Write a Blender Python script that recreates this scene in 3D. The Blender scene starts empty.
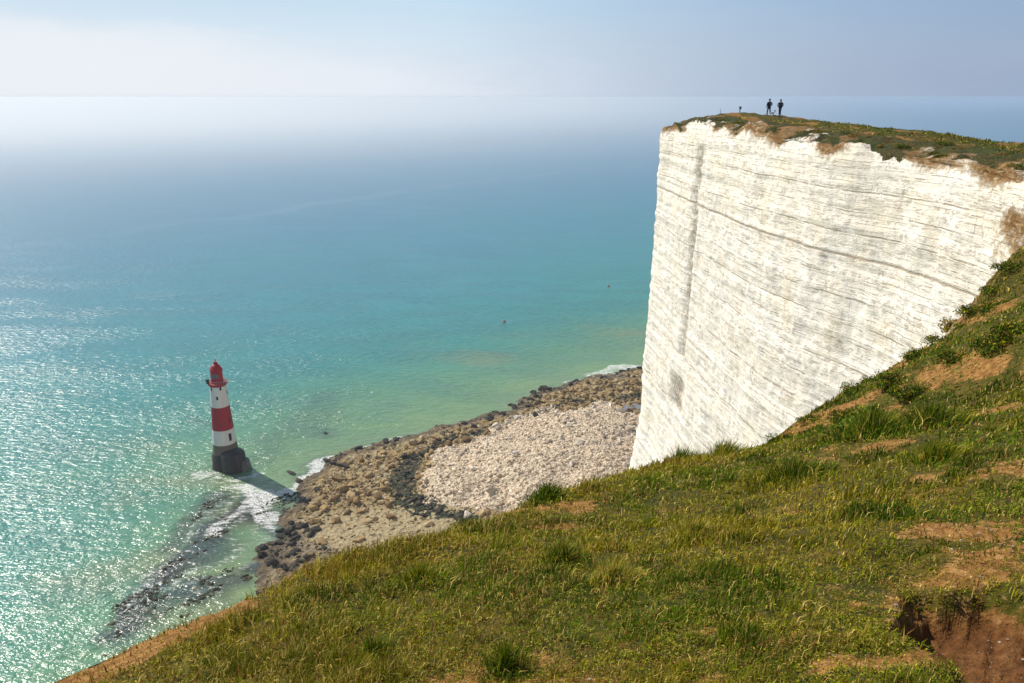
import bpy, bmesh, math, random
import numpy as np
from mathutils import Vector

R = math.radians
scene = bpy.context.scene
COL = scene.collection

# ------------------------------------------------------------------ camera
H = 137.0                      # eye height above the sea
FPX = 780.0                    # focal length in pixels of a 1024 px wide frame
PITCH = R(17.4)
cam_d = bpy.data.cameras.new('camera')
cam_d.sensor_width = 36.0
cam_d.lens = 36.0 * FPX / 1024.0
cam_d.clip_start = 0.05
cam_d.clip_end = 90000
cam = bpy.data.objects.new('camera', cam_d)
COL.objects.link(cam)
cam.location = (0, 0, H)
cam.rotation_euler = (R(90) - PITCH, 0, 0)
scene.camera = cam

# ------------------------------------------------------------------ sun, sky, exposure
SUN_AZ = -52.0                 # degrees from +Y towards +X
SUN_EL = 41.0
sun_dir = Vector((math.sin(R(SUN_AZ)) * math.cos(R(SUN_EL)), math.cos(R(SUN_AZ)) * math.cos(R(SUN_EL)), math.sin(R(SUN_EL))))
sun_d = bpy.data.lights.new('sun', 'SUN')
sun_d.energy = 4.6
sun_d.angle = R(0.5)
sun_d.color = (1.0, 0.92, 0.80)
sun = bpy.data.objects.new('sun', sun_d)
COL.objects.link(sun)
sun.rotation_euler = sun_dir.to_track_quat('Z', 'Y').to_euler()

world = bpy.data.worlds.new('World')
scene.world = world
world.use_nodes = True
scene.view_settings.view_transform = 'Standard'
scene.view_settings.look = 'None'
scene.view_settings.exposure = 0.25
scene.view_settings.gamma = 1.0
scene.cycles.max_bounces = 6
scene.cycles.diffuse_bounces = 3
scene.cycles.glossy_bounces = 2
scene.cycles.volume_bounces = 4
scene.cycles.transmission_bounces = 2
scene.cycles.caustics_reflective = False
scene.cycles.use_denoising = True
scene.cycles.volume_step_rate = 0.4
scene.cycles.sample_clamp_indirect = 6.0


class NT:
    """small helper to write node trees"""
    def __init__(self, tree):
        self.t = tree
        tree.nodes.clear()
    def n(self, kind, **kw):
        nd = self.t.nodes.new(kind)
        ins = kw.pop('ins', {})
        for k, v in kw.items():
            setattr(nd, k, v)
        for k, v in ins.items():
            s = nd.inputs[k]
            if isinstance(v, bpy.types.NodeSocket):
                self.t.links.new(v, s)
            else:
                s.default_value = v
        return nd
    def math(self, op, a, b=0.0, c=0.0, clamp=False):
        return self.n('ShaderNodeMath', operation=op, use_clamp=clamp, ins={0: a, 1: b, 2: c}).outputs[0]
    def ramp(self, fac, stops, interp='LINEAR'):
        nd = self.n('ShaderNodeValToRGB', ins={0: fac})
        cr = nd.color_ramp
        cr.interpolation = interp
        while len(cr.elements) < len(stops):
            cr.elements.new(0.5)
        for e, (p, c) in zip(cr.elements, stops):
            e.position = p
            e.color = (c[0], c[1], c[2], 1.0)
        return nd.outputs[0]
    def smooth(self, x, lo, hi, out_lo=0.0, out_hi=1.0):
        return self.n('ShaderNodeMapRange', interpolation_type='SMOOTHSTEP', ins={0: x, 1: lo, 2: hi, 3: out_lo, 4: out_hi}).outputs[0]
    def mix(self, f, a, b, blend='MIX'):
        nd = self.n('ShaderNodeMix', data_type='RGBA', blend_type=blend)
        for s, v in ((nd.inputs[0], f), (nd.inputs[6], a), (nd.inputs[7], b)):
            if isinstance(v, bpy.types.NodeSocket):
                self.t.links.new(v, s)
            else:
                s.default_value = v if isinstance(v, (int, float)) else (v[0], v[1], v[2], 1.0)
        return nd.outputs[2]
    def noise(self, vec, scale, detail=3.0, rough=0.55, dist=0.0):
        return self.n('ShaderNodeTexNoise', ins={'Vector': vec, 'Scale': scale, 'Detail': detail, 'Roughness': rough, 'Distortion': dist}).outputs[0]
    def scale(self, vec, s, loc=(0, 0, 0)):
        return self.n('ShaderNodeMapping', ins={'Vector': vec, 'Location': loc, 'Scale': s}).outputs[0]


w = NT(world.node_tree)
sky = w.n('ShaderNodeTexSky', sky_type='NISHITA', sun_disc=False)
sky.sun_elevation = R(SUN_EL)
sky.sun_rotation = R(SUN_AZ)
sky.air_density = 1.0
sky.dust_density = 0.4
sky.ozone_density = 1.0
gen = w.n('ShaderNodeTexCoord').outputs['Generated']
sep = w.n('ShaderNodeSeparateXYZ', ins={0: gen})
az = w.math('ARCTAN2', sep.outputs[0], sep.outputs[1])            # radians, + to the east
el = w.math('ARCSINE', sep.outputs[2])
cl = w.noise(w.scale(gen, (5.0, 5.0, 26.0)), 1.0, 7.0, 0.62)
# a low bank of sea mist standing above the horizon to the west, thinning out eastwards
top = w.smooth(az, -0.62, 0.15, 0.085, 0.020)
edge = w.math('ADD', el, w.math('MULTIPLY', w.math('SUBTRACT', cl, 0.5), 0.060))
dep = w.math('SUBTRACT', top, edge)
bank = w.math('MULTIPLY', w.smooth(dep, -0.010, 0.028), w.smooth(az, -0.55, 0.25, 0.85, 0.0))
# milky layer of moist air low over the sea, bright towards the sun, violet-grey away from it
milk = w.ramp(w.smooth(az, -0.75, 0.62), [(0.0, (0.80, 0.85, 0.92)), (0.40, (0.77, 0.83, 0.92)), (0.68, (0.57, 0.655, 0.78)), (1.0, (0.33, 0.42, 0.57))])
milk = w.mix(1.0, milk, (8.9, 8.9, 8.9), 'MULTIPLY')
thin = w.smooth(el, 0.125, 0.0, 0.05, 0.96)
clear = w.ramp(w.smooth(az, -0.75, 0.62), [(0.0, (0.52, 0.67, 0.83)), (0.5, (0.55, 0.74, 0.92)), (1.0, (0.27, 0.40, 0.64))])
clear = w.mix(1.0, clear, (8.6, 8.6, 8.6), 'MULTIPLY')
wis = w.smooth(w.noise(w.scale(gen, (3.0, 3.0, 14.0), (3, 1, 0)), 1.3, 8.0, 0.64), 0.46, 0.74)
wisp = w.math('MULTIPLY', wis, w.smooth(az, -0.7, 0.30, 0.55, 0.04))
c0 = w.mix(thin, w.mix(w.smooth(el, 0.45, 0.15, 0.0, 0.75), sky.outputs[0], clear), milk)
c1 = w.mix(wisp, c0, (7.7, 7.95, 8.5))
c2 = w.mix(bank, c1, (7.55, 7.85, 8.3))
bg = w.n('ShaderNodeBackground', ins={'Color': c2, 'Strength': 0.095})
w.n('ShaderNodeOutputWorld', ins={'Surface': bg.outputs[0]})

rng = np.random.default_rng(7)
random.seed(7)


# ------------------------------------------------------------------ numeric helpers
def _h(ix, iy, seed):
    n = (ix.astype(np.int64) * 374761393 + iy.astype(np.int64) * 668265263 + seed * 974634777) & 0xFFFFFFFF
    n = ((n ^ (n >> 13)) * 1274126177) & 0xFFFFFFFF
    n = (n ^ (n >> 16)) & 0xFFFFFFFF
    return n / 4294967295.0


def vnoise(x, y, seed=0):
    """smooth value noise, -1..1"""
    x = np.asarray(x, float); y = np.asarray(y, float)
    x, y = x * 0.8 + y * 0.6, -x * 0.6 + y * 0.8
    ix = np.floor(x); iy = np.floor(y)
    fx = x - ix; fy = y - iy
    fx = fx * fx * fx * (fx * (fx * 6 - 15) + 10); fy = fy * fy * fy * (fy * (fy * 6 - 15) + 10)
    a = _h(ix, iy, seed); b = _h(ix + 1, iy, seed); c = _h(ix, iy + 1, seed); d = _h(ix + 1, iy + 1, seed)
    return ((a + (b - a) * fx) * (1 - fy) + (c + (d - c) * fx) * fy) * 2 - 1


def fbm(x, y, oct=4, seed=0, gain=0.5):
    s = 0.0; amp = 1.0; tot = 0.0
    for k in range(oct):
        s = s + amp * vnoise(np.asarray(x) * 2.03 ** k + 17.3 * k, np.asarray(y) * 2.03 ** k - 9.1 * k, seed + k)
        tot += amp; amp *= gain
    return s / tot * 1.4


def sstep(x, lo, hi):
    t = np.clip((np.asarray(x, float) - lo) / (hi - lo), 0, 1)
    return t * t * (3 - 2 * t)


SP, CP = math.sin(PITCH), math.cos(PITCH)


def pix(px, py, Y):
    """world point that stands Y metres ahead, seen at a place of the photograph (survey of the photograph)"""
    x = (px - 512.0) / FPX; y = -(py - 341.5) / FPX
    fwd = CP + SP * y; up = -SP + CP * y
    return (x / fwd * Y, Y, H + up / fwd * Y)


def gnd(px, py, z=0.0):
    x = (px - 512.0) / FPX; y = -(py - 341.5) / FPX
    fwd = CP + SP * y; up = -SP + CP * y
    t = (z - H) / up
    return (x * t, fwd * t)


def poly_dist(X, Y, pts):
    """distance to a polyline, side (+ left), arc position of the nearest point"""
    X = np.asarray(X, float).ravel(); Y = np.asarray(Y, float).ravel()
    best = np.full(X.shape, 1e18); side = np.ones(X.shape); arc = np.zeros(X.shape)
    pts = np.asarray(pts, float); acc = 0.0
    for (ax, ay), (bx, by) in zip(pts[:-1], pts[1:]):
        dx, dy = bx - ax, by - ay
        L2 = dx * dx + dy * dy
        t = np.clip(((X - ax) * dx + (Y - ay) * dy) / L2, 0, 1)
        qx = X - ax - t * dx; qy = Y - ay - t * dy
        d = qx * qx + qy * qy
        m = d < best
        best[m] = d[m]
        cr = dx * (Y - ay) - dy * (X - ax)
        side[m] = np.where(cr[m] >= 0, 1.0, -1.0)
        arc[m] = acc + t[m] * math.sqrt(L2)
        acc += math.sqrt(L2)
    return np.sqrt(best), side, arc


def spline(pts, step):
    """Catmull-Rom through the points, resampled evenly"""
    p = np.asarray(pts, float)
    p = np.vstack([2 * p[0] - p[1], p, 2 * p[-1] - p[-2]])
    out = []
    for i in range(1, len(p) - 2):
        L = np.linalg.norm(p[i + 1] - p[i]); n = max(2, int(L / step * 2))
        t = np.linspace(0, 1, n, endpoint=False)[:, None]
        out.append(0.5 * ((2 * p[i]) + (-p[i - 1] + p[i + 1]) * t + (2 * p[i - 1] - 5 * p[i] + 4 * p[i + 1] - p[i + 2]) * t ** 2
                          + (-p[i - 1] + 3 * p[i] - 3 * p[i + 1] + p[i + 2]) * t ** 3))
    out = np.vstack(out + [p[-2][None]])
    s = np.r_[0, np.cumsum(np.linalg.norm(np.diff(out, axis=0), axis=1))]
    n = int(s[-1] / step)
    u = np.linspace(0, s[-1], n)
    return np.c_[[np.interp(u, s, out[:, k]) for k in range(out.shape[1])]].T


def mesh_np(name, V, F, mat, smooth=True, attrs=None, colors=None):
    """mesh from arrays; F is a (n,4) or (n,3) array or a list of such arrays"""
    me = bpy.data.meshes.new(name)
    V = np.ascontiguousarray(V, dtype=np.float32)
    Fs = F if isinstance(F, list) else [F]
    idx = np.concatenate([f.ravel() for f in Fs]).astype(np.int32)
    tot = np.concatenate([np.full(len(f), f.shape[1]) for f in Fs]).astype(np.int32)
    start = np.r_[0, np.cumsum(tot)[:-1]].astype(np.int32)
    me.vertices.add(len(V)); me.vertices.foreach_set('co', V.ravel())
    me.loops.add(len(idx)); me.loops.foreach_set('vertex_index', idx)
    me.polygons.add(len(tot)); me.polygons.foreach_set('loop_start', start)
    if smooth:
        me.polygons.foreach_set('use_smooth', np.ones(len(tot), bool))
    me.update(calc_edges=True)
    for k, v in (attrs or {}).items():
        a = me.attributes.new(k, 'FLOAT', 'POINT')
        a.data.foreach_set('value', np.ascontiguousarray(v, dtype=np.float32).ravel())
    for k, v in (colors or {}).items():
        a = me.attributes.new(k, 'FLOAT_COLOR', 'POINT')
        v = np.c_[v, np.ones(len(v))] if v.shape[1] == 3 else v
        a.data.foreach_set('color', np.ascontiguousarray(v, dtype=np.float32).ravel())
    me.validate()
    if mat: me.materials.append(mat)
    ob = bpy.data.objects.new(name, me)
    COL.objects.link(ob)
    return ob


def grid_faces(nu, nv, keep=None):
    i, j = np.meshgrid(np.arange(nu - 1), np.arange(nv - 1), indexing='ij')
    a = i * nv + j
    f = np.stack([a, a + nv, a + nv + 1, a + 1], -1).reshape(-1, 4)
    if keep is not None:
        f = f[keep[f].all(axis=1)]
    return f


def compact(V, F, attrs):
    used = np.zeros(len(V), bool); used[F.ravel()] = True
    new = np.cumsum(used) - 1
    return V[used], new[F], {k: v[used] for k, v in attrs.items()}


def new_mat(name):
    m = bpy.data.materials.new(name)
    m.use_nodes = True
    return m, NT(m.node_tree)


def principled(nt, **ins):
    b = nt.n('ShaderNodeBsdfPrincipled', ins={k.replace('_', ' '): v for k, v in ins.items()})
    nt.n('ShaderNodeOutputMaterial', ins={'Surface': b.outputs[0]})
    return b


def bumpy(nt, height, strength, dist, normal=None):
    ins = {'Strength': strength, 'Distance': dist, 'Height': height}
    if normal: ins['Normal'] = normal
    return nt.n('ShaderNodeBump', ins=ins).outputs[0]


def tag(o, label=None, cat=None, group=None, kind=None):
    if label: o['label'] = label
    if cat: o['category'] = cat
    if group: o['group'] = group
    if kind: o['kind'] = kind
    return o


def empty(name, loc, rz=0.0):
    o = bpy.data.objects.new(name, None)
    o.empty_display_size = 0.2
    COL.objects.link(o)
    o.location = loc; o.rotation_euler = (0, 0, rz)
    return o


# ------------------------------------------------------------------ the land: plan of the cliff edge and heights
brow_px = [(18, 690, 4.9), (185, 613, 6.0), (310, 567, 7.2), (450, 527, 9.0), (530, 497, 10.5), (625, 468, 12.5), (690, 461, 14.5),
           (745, 452, 16.5), (800, 415, 20.0), (870, 378, 24.0), (945, 333, 28.5), (990, 275, 31.5), (1024, 238, 32.8)]
brow = [pix(*p) for p in brow_px]
head_px = [(1075, 204, 36.6), (1040, 190, 39.4), (1010, 180, 42.0), (975, 168, 45.0), (900, 155, 52.0), (830, 145, 58.0), (775, 134, 66.0), (725, 127, 77.0), (695, 125, 86.0), (672, 128, 95.0)]
head = [pix(*p) for p in head_px]
edge_xy = [(-16, -45), (-13, -18), (-8.5, -3), (-5.6, 2), (-4.3, 3.8)] + [p[:2] for p in brow] + [(23.6, 33.4), (25.4, 33.9), (26.3, 35.0)] \
    + [p[:2] for p in head] + [(18.4, 101), (20.4, 106), (26, 112), (40, 124), (70, 145), (160, 200)]
edge = spline(edge_xy, 0.2)
edge_coarse = edge[::4]

ctrl = list(brow) + list(head)
for p in [(200, 683, 4.3), (512, 683, 3.55), (800, 683, 3.1), (1024, 683, 2.9), (1024, 560, 4.5), (1024, 450, 8.0), (1024, 350, 15.0), (1024, 300, 22.0),
          (870, 550, 5.0), (700, 600, 4.6), (870, 440, 11.0), (600, 560, 6.0), (400, 600, 5.4), (960, 400, 14.5), (700, 510, 8.6), (940, 500, 6.3)]:
    ctrl.append(pix(*p))
# crest of the headland, and the land behind it
for p in [(700, 119.5, 92), (720, 116.2, 92), (745, 114.7, 93), (768, 117.3, 90), (800, 121.5, 82), (850, 126.5, 73), (900, 131.5, 66), (950, 137, 60), (1000, 144, 54), (1024, 148, 51)]:
    ctrl.append(pix(*p))
for x, y, z in [(0, 0, -1.65), (-2.5, 1.5, -2.3), (3, 0, -1.5), (-5, -5, -2.0), (8, 0, -1.4), (20, -5, -1.2), (20, 10, -2.2), (34, 20, -2.5), (45, 30, -2.6), (40, 45, -3.2),
                (0, -30, -1.2), (30, -40, -1.4), (60, 0, -2.5), (70, 50, -5.5), (50, 75, -5.4), (45, 95, -4.8), (40, 60, -3.9), (35, 112, -3.6), (26, 106, -2.7), (80, 110, -12), (140, 160, -26), (160, 60, -12), (70, 80, -8.5), (140, -40, -6), (-8, -18, -1.5), (-14, -44, 0),
                (24, 97, -1.95), (21.5, 101, -3.2)]:
    ctrl.append((x, y, H + z))
ctrl = np.array(ctrl)


def _tps(r2):
    return np.where(r2 > 1e-12, 0.5 * r2 * np.log(np.maximum(r2, 1e-12)), 0.0)


_n = len(ctrl)
_K = _tps(((ctrl[:, None, :2] - ctrl[None, :, :2]) ** 2).sum(-1)) + np.eye(_n) * 0.4
_P = np.c_[np.ones(_n), ctrl[:, :2]]
_A = np.block([[_K, _P], [_P.T, np.zeros((3, 3))]])
_w = np.linalg.solve(_A, np.r_[ctrl[:, 2], np.zeros(3)])


def land_z0(x, y):
    x = np.asarray(x, float).ravel(); y = np.asarray(y, float).ravel()
    z = _w[_n] + _w[_n + 1] * x + _w[_n + 2] * y
    for i in range(_n):
        z = z + _w[i] * _tps((x - ctrl[i, 0]) ** 2 + (y - ctrl[i, 1]) ** 2)
    return z


pit_c = np.array(pix(1015, 672, 3.1)[:2])


def pit_mask(x, y):
    """worn hollow of bare earth beside the viewpoint"""
    nx = fbm(x * 2.2, y * 2.2, 3, 91) * 0.14 + fbm(x * 8, y * 8, 3, 94) * 0.03
    d = np.hypot((x - pit_c[0] - 0.20) / 0.62, (y - pit_c[1]) / 0.95) + nx * 1.8
    return 1 - sstep(d, 0.80, 1.04)


def bare_mask(x, y, d):
    """how bare the ground is, 0..1"""
    r = np.hypot(x, y)
    m = sstep(fbm(x * 0.42, y * 0.42, 4, 31) + 0.35 * fbm(x * 2.6, y * 2.6, 3, 33), 0.42 - 0.24 * sstep(r, 8, 16), 0.95 - 0.2 * sstep(r, 8, 16)) * (0.62 + 0.2 * sstep(r, 8, 16))
    # trodden ground to the right, running up along the slope
    for (px, py, Y, ra, rb) in [(985, 570, 4.3, .75, .35), (905, 600, 4.05, .35, .22), (880, 668, 3.2, .4, .2), (990, 545, 4.6, .5, .3), (560, 503, 9.6, .8, .45), (1015, 520, 5.1, .3, .22),
                                (800, 470, 13., .9, .5), (985, 520, 5.2, .7, .45), (960, 628, 3.7, .42, .35), (1010, 470, 7.2, .5, .5), (940, 655, 3.35, .2, .2), (700, 640, 3.95, .2, .10), (850, 350, 26, 1.5, 1.2), (990, 420, 12, .8, .8), (880, 470, 10, .6, .4), (760, 440, 16.5, 1, .7), (560, 520, 8.2, .5, .25),  (905, 360, 23, 1.5, 1.6), (960, 325, 28, 2.0, 2.0), (1010, 300, 27, 1.6, 3.0), (820, 418, 18.3, 1.8, 1.2), (945, 395, 17, .8, 1.5), (1005, 255, 34, 2, 2)]:
        c = pix(px, py, Y)
        q = np.hypot((x - c[0]) / ra, (y - c[1]) / rb) + fbm(x * 3 / max(ra, .5), y * 3 / max(ra, .5), 3, 37) * 0.55
        m = np.maximum(m, (1 - sstep(q, 0.10, 1.45)) * 0.78)
    m = np.maximum(m, sstep(d + fbm(x * 0.8, y * 0.8, 3, 35) * (0.25 + r * 0.012), -0.15 - r * 0.004, 0.25))
    # eroded shoulder low on the left
    c = pix(120, 655, 5.2)
    q = np.hypot((x - c[0]) / 1.7, (y - c[1]) / 1.5) + fbm(x * 2, y * 2, 3, 39) * 0.25
    m = np.maximum(m, (1 - sstep(q, 0.6, 0.95)) * sstep(d + 0.25 * fbm(x * 1.5, y * 1.5, 3, 38), -0.85, -0.55) * 1.1)
    # broken rim of the headland
    far = headm(x, y)
    rim = sstep(d + fbm(x * 0.5, y * 0.5, 4, 43) * 3.0, -4.5, -0.8)
    m = np.maximum(m, far * rim * 0.9)
    m = np.maximum(m, pit_mask(x, y))
    return np.clip(m, 0, 1)


RIM = 4.5


def headm(x, y):
    """1 on the headland, 0 on the slope below the viewpoint"""
    return sstep((x - 24.6) + (y - 34.5), -0.6, 0.8)


def rounding(x, y):
    return 0.22 + 0.012 * np.hypot(x, y)


def land_z(x, y, d=None, detail=True):
    x = np.asarray(x, float).ravel(); y = np.asarray(y, float).ravel()
    if d is None:
        dd, sd, _ = poly_dist(x, y, edge_coarse); d = dd * sd
    z = land_z0(x, y)
    r = np.hypot(x, y)
    if detail:
        a = np.clip(r / 40, 0.25, 1.6)
        z = z + fbm(x * 0.35, y * 0.35, 4, 11) * 0.16 * a + fbm(x * 1.7, y * 1.7, 3, 12) * 0.045 + fbm(x * 7, y * 7, 2, 13) * 0.012
        # small tussocks and hummocks farther up the slope and on the headland rim
        hum = np.maximum(fbm(x * 0.75, y * 0.75, 3, 14), 0) * 0.30 * sstep(r, 9, 30) * (1 - 0.65 * headm(x, y))
        z = z + hum * sstep(-d, -0.3, 2.0)
        far = headm(x, y)
        z = z - far * sstep(d, -3.0, 0.0) * (0.12 + 0.55 * fbm(x * 0.4, y * 0.4, 3, 15))
    pm = pit_mask(x, y)
    z = z - pm * (0.24 + 0.028 * fbm(x * 9, y * 9, 3, 92) + 0.016 * fbm(x * 30, y * 30, 2, 93))
    wr = rounding(x, y) * (1 - 0.75 * headm(x, y))
    e = np.maximum(d + wr, 0)
    z = z - np.where(e < wr, e * e / wr * 0.6, wr * 0.6 + (e - wr) * 2.2)
    return z


# ---- materials of the land
def mat_ground():
    m, t = new_mat('turf_and_soil')
    pos = t.n('ShaderNodeNewGeometry').outputs['Position']
    bare = t.n('ShaderNodeAttribute', attribute_name='bare').outputs['Fac']
    dark = t.n('ShaderNodeAttribute', attribute_name='pit').outputs['Fac']
    farm = t.n('ShaderNodeAttribute', attribute_name='rim').outputs['Fac']
    n1 = t.noise(pos, 1.1, 5, 0.6)
    n2 = t.noise(pos, 9.0, 5, 0.65)
    n3 = t.noise(pos, 38.0, 4, 0.6)
    green = t.ramp(n1, [(0.25, (0.036, 0.042, 0.003)), (0.46, (0.080, 0.070, 0.006)), (0.60, (0.125, 0.085, 0.012)), (0.8, (0.18, 0.10, 0.022))])
    green = t.mix(t.smooth(n2, 0.40, 0.66), green, (0.025, 0.032, 0.007))
    green = t.mix(t.math('MULTIPLY', t.smooth(n3, 0.54, 0.66), 0.55), green, (0.22, 0.17, 0.06))
    soil = t.ramp(n2, [(0.25, (0.10, 0.042, 0.010)), (0.5, (0.27, 0.130, 0.033)), (0.72, (0.47, 0.28, 0.10))])
    soil = t.mix(t.smooth(n3, 0.60, 0.74), soil, (0.46, 0.33, 0.16))
    soil = t.mix(t.math('MULTIPLY', t.smooth(n3, 0.46, 0.36), 0.6), soil, (0.07, 0.045, 0.012))
    soil = t.mix(t.math('MULTIPLY', dark, 0.85), soil, t.ramp(n2, [(0.25, (0.055, 0.020, 0.007)), (0.55, (0.115, 0.045, 0.015)), (0.8, (0.19, 0.085, 0.03))]))
    # chalky rubble where the headland turf breaks away
    chalk = t.math('MULTIPLY', farm, t.smooth(t.noise(pos, 0.85, 5, 0.6), 0.47, 0.60))
    soil = t.mix(t.math('MULTIPLY', chalk, 0.8), soil, (0.66, 0.60, 0.47))
    f = t.smooth(t.math('ADD', bare, t.math('MULTIPLY', 1.0, t.math('ADD', t.math('MULTIPLY', t.math('SUBTRACT', n2, 0.5), 1.2), t.math('MULTIPLY', t.math('SUBTRACT', n3, 0.5), 0.8)))), 0.34, 0.64)
    col = t.mix(f, green, soil)
    b1 = bumpy(t, n2, 0.9, 0.06)
    b2 = bumpy(t, n3, 0.9, 0.022, b1)
    principled(t, Base_Color=col, Roughness=0.95, Specular_IOR_Level=0.15, Normal=b2)
    return m


# ---- turf sheet, rings round the viewpoint
rr = np.exp(np.linspace(math.log(0.35), math.log(240.0), 400))
th = np.r_[np.linspace(-178, -62, 60, endpoint=False), np.linspace(-62, 62, 640), np.linspace(63, 182, 60)]
RRg, THg = np.meshgrid(rr, np.radians(th), indexing='ij')
gx = (RRg * np.sin(THg)).ravel(); gy = (RRg * np.cos(THg)).ravel()
dd, sd, _ = poly_dist(gx, gy, edge_coarse)
gd = dd * sd
wr = rounding(gx, gy)
gz = land_z(gx, gy, gd)
keep = np.where(headm(gx, gy) > 0.9, gd < -RIM + 1.3, gd < 0.5 + wr * 0.3)
attrs = {'bare': bare_mask(gx, gy, gd), 'pit': pit_mask(gx, gy), 'rim': headm(gx, gy) * sstep(gd, -4.5, -0.5)}
V = np.c_[gx, gy, gz]
F = grid_faces(len(rr), len(th), keep)[:, ::-1]
V, F, attrs = compact(V, F, attrs)
ground_mat = mat_ground()
ground = mesh_np('clifftop_ground', V, F, ground_mat, attrs=attrs)
tag(ground, 'grassy clifftop slope with patches of bare orange soil', 'ground', kind='structure')


# ------------------------------------------------------------------ chalk cliff
def mat_chalk():
    m, t = new_mat('chalk_face')
    pos = t.n('ShaderNodeNewGeometry').outputs['Position']
    soil = t.n('ShaderNodeAttribute', attribute_name='soil').outputs['Fac']
    stain = t.n('ShaderNodeAttribute', attribute_name='stain').outputs['Fac']
    bed = t.n('ShaderNodeAttribute', attribute_name='bed').outputs['Fac']
    sepp = t.n('ShaderNodeSeparateXYZ', ins={0: pos})
    warp = t.math('MULTIPLY', t.math('SUBTRACT', t.noise(pos, 0.22, 4, 0.6), 0.5), 0.9)
    zz = t.math('ADD', sepp.outputs[2], warp)
    comb = t.n('ShaderNodeCombineXYZ', ins={0: t.math('MULTIPLY', sepp.outputs[0], 0.10), 1: t.math('MULTIPLY', sepp.outputs[1], 0.10), 2: t.math('MULTIPLY', zz, 1.9)}).outputs[0]
    lay = t.noise(comb, 1.0, 4, 0.62)
    lay_f = t.noise(t.scale(comb, (2.5, 2.5, 3.0)), 1.0, 3, 0.6)
    n1 = t.noise(pos, 0.35, 6, 0.62)
    n2 = t.noise(pos, 2.2, 6, 0.68)
    n3 = t.noise(pos, 8.0, 4, 0.6)
    vert = t.noise(t.scale(pos, (1.0, 1.0, 0.12)), 1.6, 5, 0.65)
    col = t.ramp(n1, [(0.28, (0.83, 0.79, 0.71)), (0.50, (0.86, 0.81, 0.71)), (0.70, (0.86, 0.77, 0.61))])
    col = t.mix(t.math('MULTIPLY', t.smooth(n2, 0.52, 0.75), 0.26), col, (0.58, 0.55, 0.49))
    col = t.mix(t.math('MULTIPLY', t.smooth(vert, 0.55, 0.75), 0.16), col, (0.66, 0.58, 0.43))
    line = t.math('MULTIPLY', t.smooth(t.math('ABSOLUTE', t.math('SUBTRACT', lay, 0.5)), 0.030, 0.0), t.smooth(n2, 0.40, 0.62))
    line2 = t.math('MULTIPLY', t.smooth(t.math('ABSOLUTE', t.math('SUBTRACT', lay_f, 0.52)), 0.028, 0.0), t.smooth(n2, 0.44, 0.62, 0, 0.6))
    line = t.math('MAXIMUM', line, line2)
    col = t.mix(t.math('MULTIPLY', line, 0.68), col, (0.36, 0.30, 0.22))
    top_c = t.smooth(sepp.outputs[2], H - 16.0, H - 4.0, 0.0, 0.55)
    col = t.mix(t.math('MULTIPLY', top_c, t.smooth(n1, 0.30, 0.60)), col, (0.82, 0.74, 0.58))
    wl = t.math('ADD', sepp.outputs[2], t.math('ADD', t.math('MULTIPLY', t.math('SUBTRACT', t.noise(pos, 0.10, 3, 0.5), 0.5), 0.55), t.math('MULTIPLY', t.math('SUBTRACT', n2, 0.5), 0.16)))
    pat = t.noise(t.scale(pos, (0.35, 0.35, 0.9)), 1.0, 5, 0.65)
    acc = None
    for z0, hw, keep_ in ((-5.0, .035, .50), (-6.3, .045, .46), (-7.7, .035, .52), (-9.2, .05, .44), (-10.9, .085, .20), (-12.4, .035, .52), (-13.9, .045, .48), (-15.6, .05, .44), (-17.1, .04, .52), (-18.9, .05, .46), (-20.8, .05, .50), (-23.0, .06, .46), (-25.5, .06, .5), (-28.2, .07, .46), (-31.5, .07, .5), (-35.0, .08, .48)):
        ln = t.math('MULTIPLY', t.smooth(t.math('ABSOLUTE', t.math('SUBTRACT', wl, H + z0)), hw * 1.8, hw * 0.4), t.smooth(pat, keep_ - 0.06, keep_ + 0.10))
        acc = ln if acc is None else t.math('MAXIMUM', acc, ln)
    col = t.mix(t.math('MULTIPLY', acc, 0.62), col, (0.24, 0.17, 0.10))
    col = t.mix(t.math('MULTIPLY', bed, t.smooth(n3, 0.30, 0.55, 0.15, 0.45)), col, (0.30, 0.24, 0.16))
    vc = t.noise(t.scale(pos, (0.9, 0.9, 0.07), (3, 7, 1)), 1.0, 3, 0.55, 0.3)
    vcr = t.math('MULTIPLY', t.smooth(t.math('ABSOLUTE', t.math('SUBTRACT', vc, 0.5)), 0.012, 0.002), t.smooth(t.noise(pos, 0.45, 4, 0.6), 0.48, 0.60))
    col = t.mix(t.math('MULTIPLY', vcr, 0.55), col, (0.40, 0.33, 0.24))
    fine = t.smooth(t.math('SINE', t.math('MULTIPLY', wl, 13.5)), 0.80, 0.98)
    fine = t.math('MULTIPLY', fine, t.smooth(t.noise(t.scale(pos, (0.6, 0.6, 1.5), (5, 2, 9)), 1.0, 6, 0.7), 0.47, 0.60))
    col = t.mix(t.math('MULTIPLY', fine, 0.42), col, (0.38, 0.32, 0.24))
    speck = t.math('MULTIPLY', t.smooth(t.noise(t.scale(pos, (1, 1, 1.8)), 4.2, 4, 0.7), 0.57, 0.70), 0.30)
    col = t.mix(speck, col, (0.40, 0.37, 0.32))
    st = t.math('MULTIPLY', stain, t.smooth(n2, 0.34, 0.52))
    col = t.mix(t.math('MULTIPLY', st, 0.85), col, (0.33, 0.28, 0.21))
    sf = t.smooth(t.math('ADD', soil, t.math('MULTIPLY', t.math('SUBTRACT', n2, 0.5), 1.1)), 0.35, 0.75)
    sc = t.ramp(n2, [(0.3, (0.085, 0.042, 0.013)), (0.5, (0.23, 0.125, 0.042)), (0.70, (0.56, 0.44, 0.27))])
    col = t.mix(sf, col, sc)
    turf = t.n('ShaderNodeAttribute', attribute_name='turf').outputs['Fac']
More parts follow.
